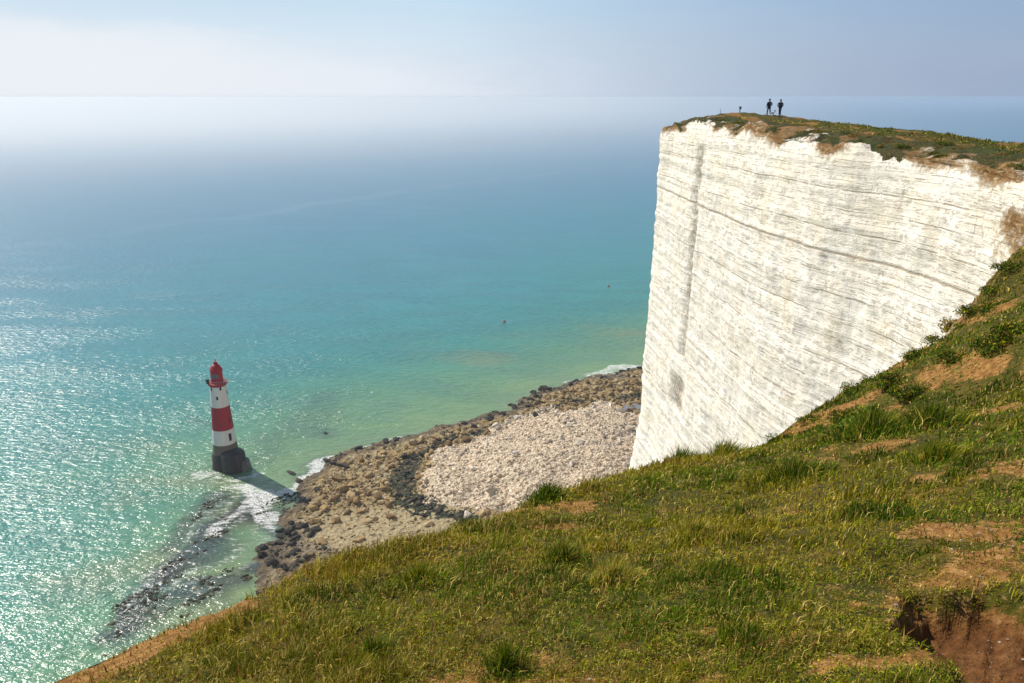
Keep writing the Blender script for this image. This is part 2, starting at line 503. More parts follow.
    tf = t.smooth(t.math('ADD', turf, t.math('MULTIPLY', t.math('SUBTRACT', n2, 0.5), 1.0)), 0.40, 0.58)
    tc = t.ramp(n3, [(0.28, (0.022, 0.026, 0.008)), (0.5, (0.055, 0.052, 0.014)), (0.64, (0.12, 0.080, 0.028)), (0.8, (0.20, 0.13, 0.05))])
    tc = t.mix(t.smooth(n1, 0.45, 0.60), tc, (0.045, 0.055, 0.012))
    col = t.mix(tf, col, tc)
    hgt = t.math('ADD', t.math('MULTIPLY', n2, 0.8), t.math('ADD', t.math('MULTIPLY', n3, 0.45), t.math('MULTIPLY', lay, 0.75)))
    hgt = t.math('SUBTRACT', hgt, t.math('MULTIPLY', t.math('MAXIMUM', t.math('MAXIMUM', line, acc), fine), 0.6))
    b = bumpy(t, hgt, 0.75, 0.17)
    principled(t, Base_Color=col, Roughness=0.93, Specular_IOR_Level=0.2, Normal=b)
    return m


s_all = np.r_[0, np.cumsum(np.linalg.norm(np.diff(edge, axis=0), axis=1))]
tan = np.gradient(edge, axis=0)
for _ in range(14):
    tan[1:-1] = (tan[:-2] + tan[1:-1] * 2 + tan[2:]) / 4
tan /= np.linalg.norm(tan, axis=1)[:, None]
nrm = np.c_[-tan[:, 1], tan[:, 0]]            # to the sea side (left of the walk)
top_z = land_z(edge[:, 0] - nrm[:, 0] * 0.3, edge[:, 1] - nrm[:, 1] * 0.3)
for _ in range(6):
    top_z[1:-1] = (top_z[:-2] + top_z[1:-1] * 2 + top_z[2:]) / 4
# the part of the edge that is the bright headland face
i_head = int(np.argmin(np.hypot(edge[:, 0] - 25.6, edge[:, 1] - 34.2)))
is_head = sstep(np.arange(len(edge)), i_head - 6, i_head + 3)
depths = np.r_[np.linspace(0, 56, 300), np.linspace(57, 140, 45)]
D, E = np.meshgrid(depths, np.arange(len(edge)), indexing='xy')
E = E.astype(int)
zt = top_z[E]
Zc = zt - 0.10 - D
Zc = np.maximum(Zc, -3.0)
S = s_all[E]
hd = is_head[E]
# profile: near-vertical headland, softer earthy shoulder below the viewpoint
rough_soil = (1 - hd) * np.minimum(D, 3.0) * 0.42
flare = hd * np.maximum(D - 37, 0) ** 1.5 * 0.030
out = -0.15 + 0.008 * D * hd + 0.06 * D * (1 - hd) + rough_soil + flare
# rounded crumbling lip
out = out - hd * 0.5 * np.exp(-D / 0.7) * (0.8 + 0.5 * fbm(S * 0.25, D * 0.2, 3, 51))
rel = Zc - H
out = out + fbm(S * 0.045, D * 0.03, 3, 52) * 0.38 * sstep(D, 0.5, 8)                  # big buttresses
out = out + fbm(S * 0.42, D * 0.20, 4, 53) * 0.19 * sstep(D, 0.2, 3)                  # upright fluting
bedz = rel + 0.12 * fbm(S * 0.12, D * 0.12, 3, 54)
led = vnoise(bedz * 1.3, S * 0.03, 55) * 0.5 + vnoise(bedz * 3.1, S * 0.08, 56) * 0.3
out = out + led * 0.20 * sstep(D, 0.3, 2)
out = out + fbm(S * 1.5, D * 2.4, 3, 57) * 0.055 * sstep(D, 0.2, 1)
# the strong bedding plane and two weaker ones
beds = np.zeros_like(D)
bl = rel + 0.10 * fbm(S * 0.35, D * 0 + 3.3, 4, 58)
for z0, wd, am in ((-10.9, 0.10, 0.75), (-6.6, 0.08, 0.45), (-8.1, 0.07, 0.35), (-14.8, 0.08, 0.35), (-19.5, 0.10, 0.4), (-4.9, 0.07, 0.3), (-24.5, 0.09, 0.3), (-12.6, 0.06, 0.25), (-30.5, 0.1, 0.3)):
    g = np.exp(-((bl - z0) / wd) ** 2) * am * (0.55 + 0.45 * np.clip(fbm(S * 0.3, D * 0 + z0, 3, 59) * 2 + 0.3, -1, 1))
    beds = np.maximum(beds, g)
    out = out - g * 0.16
    out = out + am * 0.10 * sstep(bl, z0 + 0.5, z0 - 0.4) * hd * 0.6
# an upright joint in the far half of the face, with a spalled hollow at its foot
crack = np.zeros_like(D)
for pts, wd, am in (([(700, 150, 84), (699, 230, 84), (694, 300, 84.5), (688, 350, 85)], 0.95, 1.0), ([(692, 379, 85.5), (693, 405, 85.5)], 2.1, 1.2)):
    wpts = [pix(*p) for p in pts]
    zs = np.array([p[2] for p in wpts])
    ss = np.array([s_all[np.argmin((edge[:, 0] - p[0]) ** 2 * 0 + np.abs(edge[:, 1] - p[1]) + 1e3 * (s_all < s_all[i_head]))] for p in wpts])
    o_ = np.argsort(zs)
    sc_ = np.interp(Zc, zs[o_], ss[o_])
    inside = sstep(Zc, zs.min() - 1.0, zs.min()) * (1 - sstep(Zc, zs.max(), zs.max() + 0.8))
    q = np.exp(-((S - sc_ + 0.7 * fbm(D * 0.25, S * 0.02, 3, 61)) / wd) ** 2) * inside * am
    crack = np.maximum(crack, q)
out = out - np.minimum(crack, 1) * (0.35 + 0.45 * sstep(D, 30, 34))
px_ = edge[E][..., 0] + nrm[E][..., 0] * out
py_ = edge[E][..., 1] + nrm[E][..., 1] * out
soil_a = np.maximum((1 - hd) * np.exp(-D / 4.0) * 1.3, hd * np.exp(-D / 0.9) * (0.45 + 0.9 * fbm(S * 0.22, D * 0.1, 3, 63)))
# the near end of the face, where earth spills over the chalk
near_end = np.exp(-((S - s_all[i_head] - 7.0 + 0.35 * D) / 3.6) ** 2) * hd * sstep(D, 0, 2)
soil_a = np.maximum(soil_a, near_end * 0.66 * (0.50 + 1.1 * fbm(S * 0.3, D * 0.3, 3, 64)))
# rows that run in over the turf: the broken rim of the headland (elsewhere tucked under the turf)
V = np.stack([px_, py_, Zc], -1)
ins = np.linspace(RIM, 0.45, 34)
hd1 = is_head[:, None]
off = ins[None, :]
ix_ = edge[:, :1] - nrm[:, :1] * off; iy_ = edge[:, 1:] - nrm[:, 1:] * off
iz_ = land_z(ix_.ravel(), iy_.ravel()).reshape(ix_.shape)
Si = np.repeat(s_all[:, None], len(ins), 1)
lumps = 0.10 * fbm(Si * 0.8, off * 1.1, 4, 66) + 0.16 * np.maximum(fbm(Si * 0.5, off * 0.7, 3, 67), 0)
tuck = np.where(off > RIM - 0.5, -0.35, 0.07 + lumps)
iz_ = iz_ + tuck * hd1 - (1 - hd1) * 0.7
V = np.concatenate([np.stack([ix_, iy_, iz_], -1), V], 1)
ni = len(ins)
nu, nv = V.shape[:2]
pad = lambda a: np.concatenate([np.repeat(a[:, :1], ni, 1), a], 1)
Sp = pad(S); Dp = np.concatenate([-np.repeat(off, len(edge), 0), D], 1)
# cover of the rim: hanging turf and scrub, then earth, then chalk
veg = sstep(-Dp + fbm(Sp * 0.45, Dp * 0.5, 4, 68) * 2.4, -0.2, 1.9) * pad(hd) * sstep(Dp, 0.7, -0.2)
veg = veg * (0.45 + 0.75 * sstep(fbm(Sp * 0.55, Dp * 0.7, 3, 69), -0.35, 0.25))
soil_p = pad(soil_a)
soil_p[:, :ni] = np.maximum(soil_p[:, :ni], hd1 * np.clip(0.38 + 0.20 * off + 0.75 * fbm(Si * 0.3, off * 0.5, 4, 70), 0, 1))
cliff = mesh_np('chalk_cliff', V.reshape(-1, 3), grid_faces(nu, nv), mat_chalk(), attrs={'soil': soil_p.ravel(), 'stain': pad(crack).ravel(), 'bed': pad(np.clip(beds, 0, 1) * hd).ravel() * (Dp.ravel() > 0.5), 'turf': veg.ravel()})
tag(cliff, 'tall white chalk cliff of the headland with thin dark bedding lines', 'cliff', kind='structure')

# ------------------------------------------------------------------ beach
shore_px = [(645, 369), (600, 377), (560, 387), (520, 401), (500, 413), (440, 428), (400, 440), (350, 455), (325, 468), (303, 488), (296, 510), (287, 535), (266, 550), (263, 575), (256, 620), (205, 700)]
shore = [gnd(*p) for p in shore_px]
shore = [(330, 640), (190, 500), (100, 415)] + shore + [(-85, 100), (-100, 20)]
shore_l = spline(shore, 4.0)


def shore_s(x, y):
    """metres out to sea from the waterline (negative on land)"""
    d, s, _ = poly_dist(x, y, shore_l)
    return -d * s                              # walking south-west the sea is on the right


def pmask(x, y, pxs, width, soft):
    d, _, _ = poly_dist(x, y, [gnd(*p) for p in pxs])
    return 1 - sstep(d, width, width + soft)


def inpoly(x, y, pts):
    c = np.zeros(len(x), bool)
    n = len(pts)
    for i in range(n):
        (ax, ay), (bx, by) = pts[i], pts[(i + 1) % n]
        hit = ((ay > y) != (by > y)) & (x < (bx - ax) * (y - ay) / (by - ay + 1e-12) + ax)
        c ^= hit
    return c


fan_px = [(408, 495), (425, 475), (450, 455), (490, 434), (530, 416), (580, 410), (612, 406), (632, 418), (660, 430), (700, 470), (640, 540), (520, 535), (455, 520)]
fan_w = [gnd(*p) for p in fan_px]


def beach_fields(x, y):
    x = np.asarray(x, float).ravel(); y = np.asarray(y, float).ravel()
    s = shore_s(x, y) + fbm(x * 0.06, y * 0.06, 4, 71) * 5.0
    fd, _, _ = poly_dist(x, y, fan_w + [fan_w[0]])
    fan = np.where(inpoly(x, y, fan_w), fd, -fd) + fbm(x * 0.09, y * 0.09, 4, 72) * 7
    weed = np.maximum(pmask(x + fbm(x * .1, y * .1, 3, 73) * 4, y + fbm(x * .1, y * .1, 3, 74) * 5, [(640, 401), (600, 404), (565, 406), (535, 419), (505, 426), (478, 433), (440, 447), (412, 464), (402, 482), (404, 500), (430, 514), (470, 521)], 1.0, 3.5), 0)
    weed = np.maximum(weed, pmask(x, y, [(412, 464), (402, 482), (404, 505), (428, 516)], 2.2, 4.5))
    z = np.where(s < 0, np.minimum(-s * 0.045, 4.0 + 0.01 * -s), -s * 0.07)
    z = z + sstep(fan, -4, 16) * 3.4 + sstep(fan, 10, 40) * 4
    land = sstep(-s, -6, 4)
    rub = np.abs(fbm(x * 0.42, y * 0.42, 3, 75)) * 1.1 + np.abs(fbm(x * 1.0, y * 1.0, 2, 76)) * 0.35
    gravel = pmask(x, y, [(330, 540), (370, 535), (430, 530)], 9, 14)
    z = z + land * rub * (1 - 0.75 * gravel) * (1 - 0.25 * sstep(fan, 0, 6))
    reef = pmask(x, y, [(285, 552), (318, 566)], 5, 7)
    return s, fan, weed, gravel, reef, z


xs = np.r_[np.arange(-260, -130, 8.0), np.arange(-130, 90, 0.75), np.arange(90, 260, 8.0)]
ys = np.r_[np.arange(-60, 175, 8.0), np.arange(175, 405, 0.9), np.arange(405, 640, 10.0)]
BX, BY = np.meshgrid(xs, ys, indexing='ij')
bx, by = BX.ravel(), BY.ravel()
bs, bfan, bweed, bgrav, breef, bz = beach_fields(bx, by)


def mat_beach():
    m, t = new_mat('shore_rubble')
    pos = t.n('ShaderNodeNewGeometry').outputs['Position']
    A = lambda k: t.n('ShaderNodeAttribute', attribute_name=k).outputs['Fac']
    n1 = t.noise(pos, 0.10, 4, 0.6); n2 = t.noise(pos, 0.8, 5, 0.65)
    vor = t.n('ShaderNodeTexVoronoi', ins={'Vector': pos, 'Scale': 0.62, 'Randomness': 1.0})
    cell = t.n('ShaderNodeSeparateColor', ins={0: vor.outputs['Color']}).outputs[0]
    vor2 = t.n('ShaderNodeTexVoronoi', ins={'Vector': pos, 'Scale': 1.6, 'Randomness': 1.0})
    cell2 = t.n('ShaderNodeSeparateColor', ins={0: vor2.outputs['Color']}).outputs[0]
    tan_ = t.ramp(cell, [(0.0, (0.085, 0.055, 0.026)), (0.4, (0.23, 0.16, 0.075)), (0.75, (0.34, 0.26, 0.13)), (1.0, (0.42, 0.36, 0.22))])
    tan_ = t.mix(t.smooth(n1, 0.45, 0.62), tan_, t.ramp(cell2, [(0, (0.12, 0.075, 0.03)), (0.5, (0.30, 0.20, 0.075)), (1, (0.42, 0.31, 0.13))]))
    fanc = t.ramp(cell2, [(0.0, (0.36, 0.265, 0.165)), (0.4, (0.54, 0.43, 0.30)), (1.0, (0.70, 0.595, 0.45))])
    grav = t.ramp(n2, [(0.3, (0.25, 0.19, 0.10)), (0.7, (0.42, 0.34, 0.19))])
    weed = t.ramp(n2, [(0.3, (0.012, 0.015, 0.008)), (0.55, (0.035, 0.038, 0.015)), (0.7, (0.12, 0.11, 0.045))])
    col = t.mix(A('gravel'), tan_, grav)
    col = t.mix(A('fan'), col, fanc)
    wf = t.smooth(t.math('ADD', A('weed'), t.math('MULTIPLY', t.math('SUBTRACT', cell, 0.5), 1.3)), 0.52, 0.70)
    col = t.mix(wf, col, weed)
    wet = t.math('MULTIPLY', A('wet'), 0.8)
    col = t.mix(wet, col, t.ramp(cell, [(0, (0.02, 0.017, 0.015)), (0.6, (0.075, 0.055, 0.035)), (1, (0.16, 0.12, 0.07))]))
    col = t.mix(t.math('MULTIPLY', A('reef'), 0.55), col, t.ramp(n2, [(0.3, (0.035, 0.022, 0.018)), (0.7, (0.10, 0.062, 0.042))]))
    b = bumpy(t, t.math('ADD', vor.outputs[0], t.math('MULTIPLY', vor2.outputs[0], 0.4)), 0.8, 0.7)
    principled(t, Base_Color=col, Roughness=0.85, Specular_IOR_Level=0.3, Normal=b)
    return m


beach = mesh_np('beach', np.c_[bx, by, bz], grid_faces(len(xs), len(ys)), mat_beach(),
                attrs={'fan': sstep(bfan, -1.5, 2.0), 'weed': bweed, 'gravel': bgrav * (1 - sstep(bfan, -1, 1)), 'wet': sstep(bs, -7, -0.5), 'reef': breef})
tag(beach, 'rocky beach of tan boulders and pale chalk rubble under the cliff', 'beach', kind='structure')

# ------------------------------------------------------------------ sea
ra = np.r_[np.linspace(90, 215, 25, endpoint=False), np.arange(215, 480, 0.9), np.exp(np.linspace(math.log(481), math.log(42000), 240))]
ta = np.r_[np.linspace(-100, -48, 40, endpoint=False), np.linspace(-48, 46, 520), np.linspace(47, 95, 40)]
SR, ST = np.meshgrid(ra, np.radians(ta), indexing='ij')
sx = (SR * np.sin(ST)).ravel(); sy = (SR * np.cos(ST)).ravel()
ss_ = shore_s(sx, sy)
nz = fbm(sx * 0.012, sy * 0.012, 4, 81)
s_eff = np.maximum(ss_ + nz * (6 + np.clip(ss_, 0, 400) * 0.16), 0.5)
ls = np.log10(s_eff)
stops = [(-0.3, (0.30, 0.33, 0.19)), (0.7, (0.27, 0.33, 0.19)), (1.25, (0.25, 0.34, 0.17)), (1.65, (0.16, 0.30, 0.19)), (2.0, (0.055, 0.235, 0.215)), (2.35, (0.036, 0.205, 0.235)),
         (2.7, (0.030, 0.165, 0.245)), (3.1, (0.028, 0.130, 0.235)), (3.7, (0.024, 0.115, 0.225)), (4.6, (0.022, 0.105, 0.215))]
sea_c = np.stack([np.interp(ls, [p for p, _ in stops], [c[k] for _, c in stops]) for k in range(3)], -1) * np.stack([np.interp(ls, [0, 1.6, 2.3, 3.2], [0.72, 0.60, 0.40, 0.34]), np.interp(ls, [0, 1.6, 2.3, 3.2], [0.78, 0.80, 1.00, 1.08]), np.interp(ls, [0, 1.6, 2.3, 3.2], [0.55, 0.68, 0.98, 1.14])], -1)
# sandy shoals and weedy bottom in the shallows
sand = sstep(fbm(sx * 0.018, sy * 0.03, 4, 82), 0.15, 0.7) * sstep(ss_, 130, 20) * sstep(ss_, 0, 12)
sea_c = sea_c * (1 - 0.55 * sand[:, None]) + np.array([0.20, 0.20, 0.09]) * 0.55 * sand[:, None]
wx = sx + fbm(sx * 0.05, sy * 0.05, 3, 83) * 7; wy = sy + fbm(sx * 0.05, sy * 0.05, 3, 84) * 9
reef = np.zeros_like(sx)
for pts, wd, so, am in (([(262, 505), (225, 527), (190, 555), (165, 585), (140, 610)], 3.0, 9, 1.0), ([(215, 505), (190, 520), (165, 540)], 2.0, 7, .7), ([(285, 505), (292, 540)], 4, 6, .75),
                        ([(235, 575), (250, 580)], 4, 3, 1.0), ([(130, 605), (118, 635)], 3.0, 3.5, 1.0), ([(205, 595), (175, 610)], 4, 4, .9), ([(310, 470), (340, 458)], 1, 5, .5), ([(185, 420), (200, 430)], 1, 5, .25), ([(320, 430), (322, 433)], 2, 5, .4), ([(265, 455), (320, 420), (330, 400)], 2, 12, .25)):
    reef = np.maximum(reef, pmask(wx, wy, pts, wd, so) * am)
sea_c = sea_c * (1 - reef[:, None] * 0.86) + np.array([0.020, 0.018, 0.022]) * reef[:, None] * 0.86
foam = np.zeros_like(sx)
for pts, wd, so, am in (([(240, 490), (262, 497), (275, 508)], 2, 9, .9), ([(215, 540), (240, 515), (262, 500), (288, 490)], 1.0, 5, .8), ([(190, 530), (165, 560), (145, 590), (132, 610)], .8, 4, .65), ([(250, 520), (215, 560), (185, 590)], .6, 3.5, .6),
                        ([(298, 488), (312, 470), (340, 458), (400, 438)], 1.5, 4.5, .95), ([(590, 378), (620, 372), (645, 366)], 2, 6, .85), ([(563, 383), (570, 380)], 1.5, 4, .7), ([(200, 480), (225, 487), (240, 492)], 1.0, 5, .55),
                        ([(240, 500), (262, 520), (270, 540)], 2, 8, .5), ([(200, 520), (220, 500), (246, 486)], 2, 7, .55), ([(205, 472), (212, 478), (235, 478), (255, 474)], .8, 3.5, .75), ([(230, 500), (205, 530), (180, 560), (160, 590)], .6, 4, .6), ([(270, 520), (245, 545), (215, 580), (190, 600)], .6, 4, .55), ([(145, 575), (125, 605), (110, 640)], .6, 3, .6), ([(265, 500), (280, 520)], 1, 5, .7), ([(280, 575), (262, 560), (240, 595), (205, 605), (160, 618)], .8, 4, .6)):
    foam = np.maximum(foam, pmask(wx, wy, pts, wd, so) * am)
foam = np.maximum(foam, sstep(ss_, 6, 1) * 0.42)
foam = np.maximum(foam, reef * 0.42 * sstep(ss_, 60, 30))
# long line of drifting froth far out, where the tide streams meet
line_px = [(20, 246), (150, 226), (300, 205), (420, 191), (520, 178), (660, 164)]
drift = pmask(sx + fbm(sx * .004, sy * .004, 3, 85) * 30, sy + fbm(sx * .006, sy * .006, 3, 86) * 30, line_px, 3, 15) * sstep(fbm(sx * .006, sy * .003, 3, 87), -0.8, 0.5)
wave_a = np.interp(np.hypot(sx, sy), [250, 400, 700, 1500, 4000], [1.0, 0.80, 0.50, 0.32, 0.25]) * (0.55 + 0.45 * sstep(ss_, 2, 40))
rough_a = np.interp(np.log10(np.hypot(sx, sy)), [2.3, 2.7, 3.2, 4.0], [0.22, 0.26, 0.35, 0.42])


def mat_sea():
    m, t = new_mat('sea_water')
    geo = t.n('ShaderNodeNewGeometry')
    pos = geo.outputs['Position']
    base = t.n('ShaderNodeAttribute', attribute_name='tint').outputs['Color']
    A = lambda k: t.n('ShaderNodeAttribute', attribute_name=k).outputs['Fac']
    wv = t.scale(pos, (1.0, 0.55, 1.0))
    n0 = t.noise(t.scale(pos, (0.020, 0.045, 0.05)), 1.0, 3, 0.6)
    n1 = t.noise(t.n('ShaderNodeMapping', ins={'Vector': pos, 'Rotation': (0, 0, R(28)), 'Scale': (0.20, 0.42, 0.2)}).outputs[0], 1.0, 3, 0.6, 0.4)
    n2 = t.noise(t.n('ShaderNodeMapping', ins={'Vector': pos, 'Rotation': (0, 0, R(-20)), 'Scale': (0.75, 1.1, 1.0)}).outputs[0], 1.0, 2, 0.6)
    fo = t.noise(t.n('ShaderNodeMapping', ins={'Vector': pos, 'Rotation': (0, 0, R(-35)), 'Scale': (0.22, 0.60, 1.0)}).outputs[0], 1.0, 7, 0.72, 0.8)
    ff = t.noise(pos, 1.5, 5, 0.7)
    foam = t.math('MULTIPLY', t.smooth(t.math('ADD', t.math('MULTIPLY', A('foam'), 0.56), t.math('MULTIPLY', fo, 1.0)), 0.80, 1.04), t.smooth(ff, 0.36, 0.60, 0.1, 1.0))
    col = t.mix(t.math('MULTIPLY', t.smooth(n0, 0.35, 0.65), 0.22), base, (0.02, 0.10, 0.12))
    col = t.mix(t.smooth(n1, 0.35, 0.70, 0.0, 0.05), col, (0.55, 0.62, 0.60))
    col = t.mix(t.math('MULTIPLY', A('drift'), 0.10), col, (0.62, 0.68, 0.70))
    col = t.mix(foam, col, (0.80, 0.80, 0.78))
    gust = t.smooth(t.noise(t.scale(pos, (0.012, 0.030, 0.05)), 1.0, 4, 0.6), 0.34, 0.66, 0.42, 0.90)
    amp = t.math('MULTIPLY', A('wave'), gust)
    b0 = bumpy(t, n1, amp, 1.9)
    b1 = bumpy(t, n2, amp, 0.40, b0)
    rough = t.math('ADD', A('rough'), t.math('MULTIPLY', foam, 0.5))
    principled(t, Base_Color=col, Roughness=rough, IOR=1.333, Specular_IOR_Level=0.5, Normal=b1)
    return m


sea = mesh_np('sea', np.c_[sx, sy, np.zeros_like(sx)], grid_faces(len(ra), len(ta))[:, ::-1], mat_sea(), attrs={'foam': foam, 'drift': drift, 'rough': rough_a, 'wave': wave_a}, colors={'tint': sea_c})
tag(sea, 'turquoise sea turning blue towards a misty horizon', 'sea', kind='structure')


# ------------------------------------------------------------------ haze over the sea
def volume_box(name, lo, hi):
    v = np.array([(x, y, z) for x in (lo[0], hi[0]) for y in (lo[1], hi[1]) for z in (lo[2], hi[2])], float)
    f = np.array([(0, 1, 3, 2), (4, 6, 7, 5), (0, 4, 5, 1), (2, 3, 7, 6), (0, 2, 6, 4), (1, 5, 7, 3)])
    return mesh_np(name, v, f, None, smooth=False)


hz = volume_box('haze', (-44000, -44000, -45.0), (44000, 44000, 138.6))
m, t = new_mat('haze_air')
pv = t.n('ShaderNodeVolumePrincipled', ins={'Color': (0.46, 0.61, 0.80, 1), 'Density': 1.25e-4, 'Anisotropy': 0.1})
t.n('ShaderNodeOutputMaterial', ins={'Volume': pv.outputs[0]})
hz.data.materials.append(m)
tag(hz, 'thin pale sea haze hanging over the water', 'haze', kind='stuff')

fb = volume_box('fog_bank', (-22000, 300, 0.5), (2500, 43500, 138.2))
m, t = new_mat('fog_air')
pos = t.n('ShaderNodeNewGeometry').outputs['Position']
sp = t.n('ShaderNodeSeparateXYZ', ins={0: pos})
fn = t.noise(t.scale(pos, (0.0006, 0.0006, 0.004)), 1.0, 3, 0.55)
xx = t.math('ADD', sp.outputs[0], t.math('MULTIPLY', t.math('SUBTRACT', fn, 0.5), 1600.0))
f1 = t.smooth(xx, 2200.0, -3500.0)
f2 = t.smooth(sp.outputs[1], 150.0, 2300.0)
f3 = 1.0
den = t.math('MULTIPLY', t.math('MULTIPLY', f1, f2), t.math('MULTIPLY', f3, 1.6e-3))
pv = t.n('ShaderNodeVolumePrincipled', ins={'Color': (1.0, 0.985, 0.955, 1), 'Density': den, 'Anisotropy': 0.3})
t.n('ShaderNodeOutputMaterial', ins={'Volume': pv.outputs[0]})
fb.data.materials.append(m)
tag(fb, 'white fog bank lying on the sea towards the west', 'fog', kind='stuff')


# ------------------------------------------------------------------ lighthouse
def bm_obj(name, bm, mat, parent=None, smooth=False):
    me = bpy.data.meshes.new(name)
    bmesh.ops.recalc_face_normals(bm, faces=bm.faces)
    for f in bm.faces: f.smooth = smooth
    bm.to_mesh(me); bm.free()
    me.materials.append(mat)
    if smooth:
        try: me.set_sharp_from_angle(angle=R(40))
        except Exception: pass
    o = bpy.data.objects.new(name, me)
    COL.objects.link(o)
    if parent: o.parent = parent
    return o


def lathe(bm, prof, seg=48, c=(0, 0)):
    rings = []
    for r_, z_ in prof:
        if r_ < 1e-4:
            rings.append([bm.verts.new((c[0], c[1], z_))])
        else:
            rings.append([bm.verts.new((c[0] + r_ * math.cos(2 * math.pi * k / seg), c[1] + r_ * math.sin(2 * math.pi * k / seg), z_)) for k in range(seg)])
    for a, b in zip(rings[:-1], rings[1:]):
        for k in range(seg):
            k2 = (k + 1) % seg
            if len(a) == 1 and len(b) == 1: continue
            if len(a) == 1: bm.faces.new((a[0], b[k2], b[k]))
            elif len(b) == 1: bm.faces.new((a[k], a[k2], b[0]))
            else: bm.faces.new((a[k], a[k2], b[k2], b[k]))
    return bm


def bar(bm, p, q, r_, seg=6):
    p = Vector(p); q = Vector(q)
    d = (q - p); L = d.length; d.normalize()
    u = d.orthogonal().normalized(); v = d.cross(u)
    A = [bm.verts.new(p + (u * math.cos(2 * math.pi * k / seg) + v * math.sin(2 * math.pi * k / seg)) * r_) for k in range(seg)]
    B = [bm.verts.new(q + (u * math.cos(2 * math.pi * k / seg) + v * math.sin(2 * math.pi * k / seg)) * r_) for k in range(seg)]
    for k in range(seg):
        bm.faces.new((A[k], A[(k + 1) % seg], B[(k + 1) % seg], B[k]))
    bm.faces.new(A); bm.faces.new(B[::-1])


def box(bm, c, s, rz=0.0, bevel=0.0):
    r_ = bmesh.ops.create_cube(bm, size=1.0)
    vs = r_['verts']
    for v in vs:
        x, y, z = v.co.x * s[0], v.co.y * s[1], v.co.z * s[2]
        v.co = (c[0] + x * math.cos(rz) - y * math.sin(rz), c[1] + x * math.sin(rz) + y * math.cos(rz), c[2] + z)
    if bevel:
        es = list({e for v in vs for e in v.link_edges})
        bmesh.ops.bevel(bm, geom=es, offset=bevel, segments=2, affect='EDGES')


def simple(name, col, rough=0.6, var=0.25, scale=1.5, spec=0.4, streak=False):
    m, t = new_mat(name)
    pos = t.n('ShaderNodeTexCoord').outputs['Object']
    n = t.noise(t.scale(pos, (1, 1, 0.25)) if streak else pos, scale, 5, 0.65)
    dark = tuple(c * (1 - var) for c in col)
    c = t.mix(t.smooth(n, 0.35, 0.7), col, dark)
    principled(t, Base_Color=c, Roughness=rough, Specular_IOR_Level=spec, Normal=bumpy(t, n, 0.25, 0.05))
    return m


M_red = simple('red_paint', (0.36, 0.005, 0.013), 0.55, 0.30, 0.8, streak=True)
M_white = simple('white_paint', (0.74, 0.73, 0.70), 0.6, 0.16, 0.8, streak=True)
M_granite = simple('bare_granite', (0.155, 0.140, 0.115), 0.85, 0.45, 0.9)
M_wet = simple('weedy_granite', (0.045, 0.030, 0.020), 0.55, 0.55, 0.8)
M_dark = simple('dark_opening', (0.012, 0.012, 0.014), 0.4, 0.2)
M_pane = simple('lantern_glass', (0.10, 0.16, 0.17), 0.08, 0.3, 2.0, spec=0.8)

lx, ly = gnd(227.5, 465.5)
LY = ly
lh = empty('lighthouse', (lx, ly, 0))
tag(lh, 'red and white banded lighthouse standing in the shallow sea on a dark granite base', 'lighthouse')
zat = lambda py: pix(228, py - 1.0, LY)[2]
zD, zG, zW, zR, zU = zat(452), zat(442.5), zat(428.5), zat(406), zat(384)
bm = bmesh.new(); lathe(bm, [(0, -2.5), (5.7, -2.5), (5.6, 0.6), (5.35, 1.2), (5.3, zD - 1.0), (5.0, zD - 0.6), (4.9, zD), (0, zD)])
bm_obj('base', bm, M_wet, lh, True)
def tower_r(z):
    t_ = (z - zD) / (zU - zD)
    return 4.35 - 1.45 * t_ + 0.35 * (1 - t_) ** 3
tower = None
def band(z0, z1, mat, name, parent):
    bm = bmesh.new()
    zs = np.linspace(z0, z1, 8)
    lathe(bm, [(tower_r(z), z) for z in zs], 56)
    return bm_obj(name, bm, mat, parent, True)
tower = band(zD - 0.05, zU, M_white, 'tower', lh)
tower.data.materials.clear()
m, t = new_mat('tower_paint')
pos = t.n('ShaderNodeTexCoord').outputs['Object']
zz = t.n('ShaderNodeSeparateXYZ', ins={0: pos}).outputs[2]
n = t.noise(t.scale(pos, (1, 1, 0.18)), 0.9, 5, 0.65)
k = t.math('MULTIPLY', t.math('SUBTRACT', n, 0.5), 0.25)
zzz = t.math('ADD', zz, k)
red = t.mix(n, (0.36, 0.005, 0.014), (0.26, 0.005, 0.012))
whi = t.mix(n, (0.76, 0.75, 0.72), (0.50, 0.45, 0.40))
gra = t.mix(t.noise(pos, 1.4, 4, 0.6), (0.17, 0.130, 0.085), (0.10, 0.075, 0.05))
c = t.mix(t.smooth(zzz, zG - 0.05, zG + 0.05), gra, whi)
c = t.mix(t.smooth(zz, zW - 0.04, zW + 0.04), c, red)
c = t.mix(t.smooth(zz, zR - 0.04, zR + 0.04), c, whi)
principled(t, Base_Color=c, Roughness=0.6)
tower.data.materials.append(m)
# gallery
bm = bmesh.new(); lathe(bm, [(2.9, zU - 0.9), (3.45, zU - 0.25), (3.5, zU - 0.2), (3.5, zU + 0.25), (2.2, zU + 0.26), (0, zU + 0.26)])
gal = bm_obj('gallery', bm, M_red, lh, True)
bm = bmesh.new()
for k in range(24):
    a = 2 * math.pi * k / 24
    bar(bm, (3.4 * math.cos(a), 3.4 * math.sin(a), zU + 0.2), (3.4 * math.cos(a), 3.4 * math.sin(a), zU + 1.35), 0.05)
for hz_ in (0.75, 1.35):
    for k in range(48):
        a = 2 * math.pi * k / 48; b_ = 2 * math.pi * (k + 1) / 48
        bar(bm, (3.4 * math.cos(a), 3.4 * math.sin(a), zU + hz_), (3.4 * math.cos(b_), 3.4 * math.sin(b_), zU + hz_), 0.045)
bm_obj('railing', bm, simple('railing_paint', (0.55, 0.36, 0.35), 0.5), gal)
zT = zat(362.5)
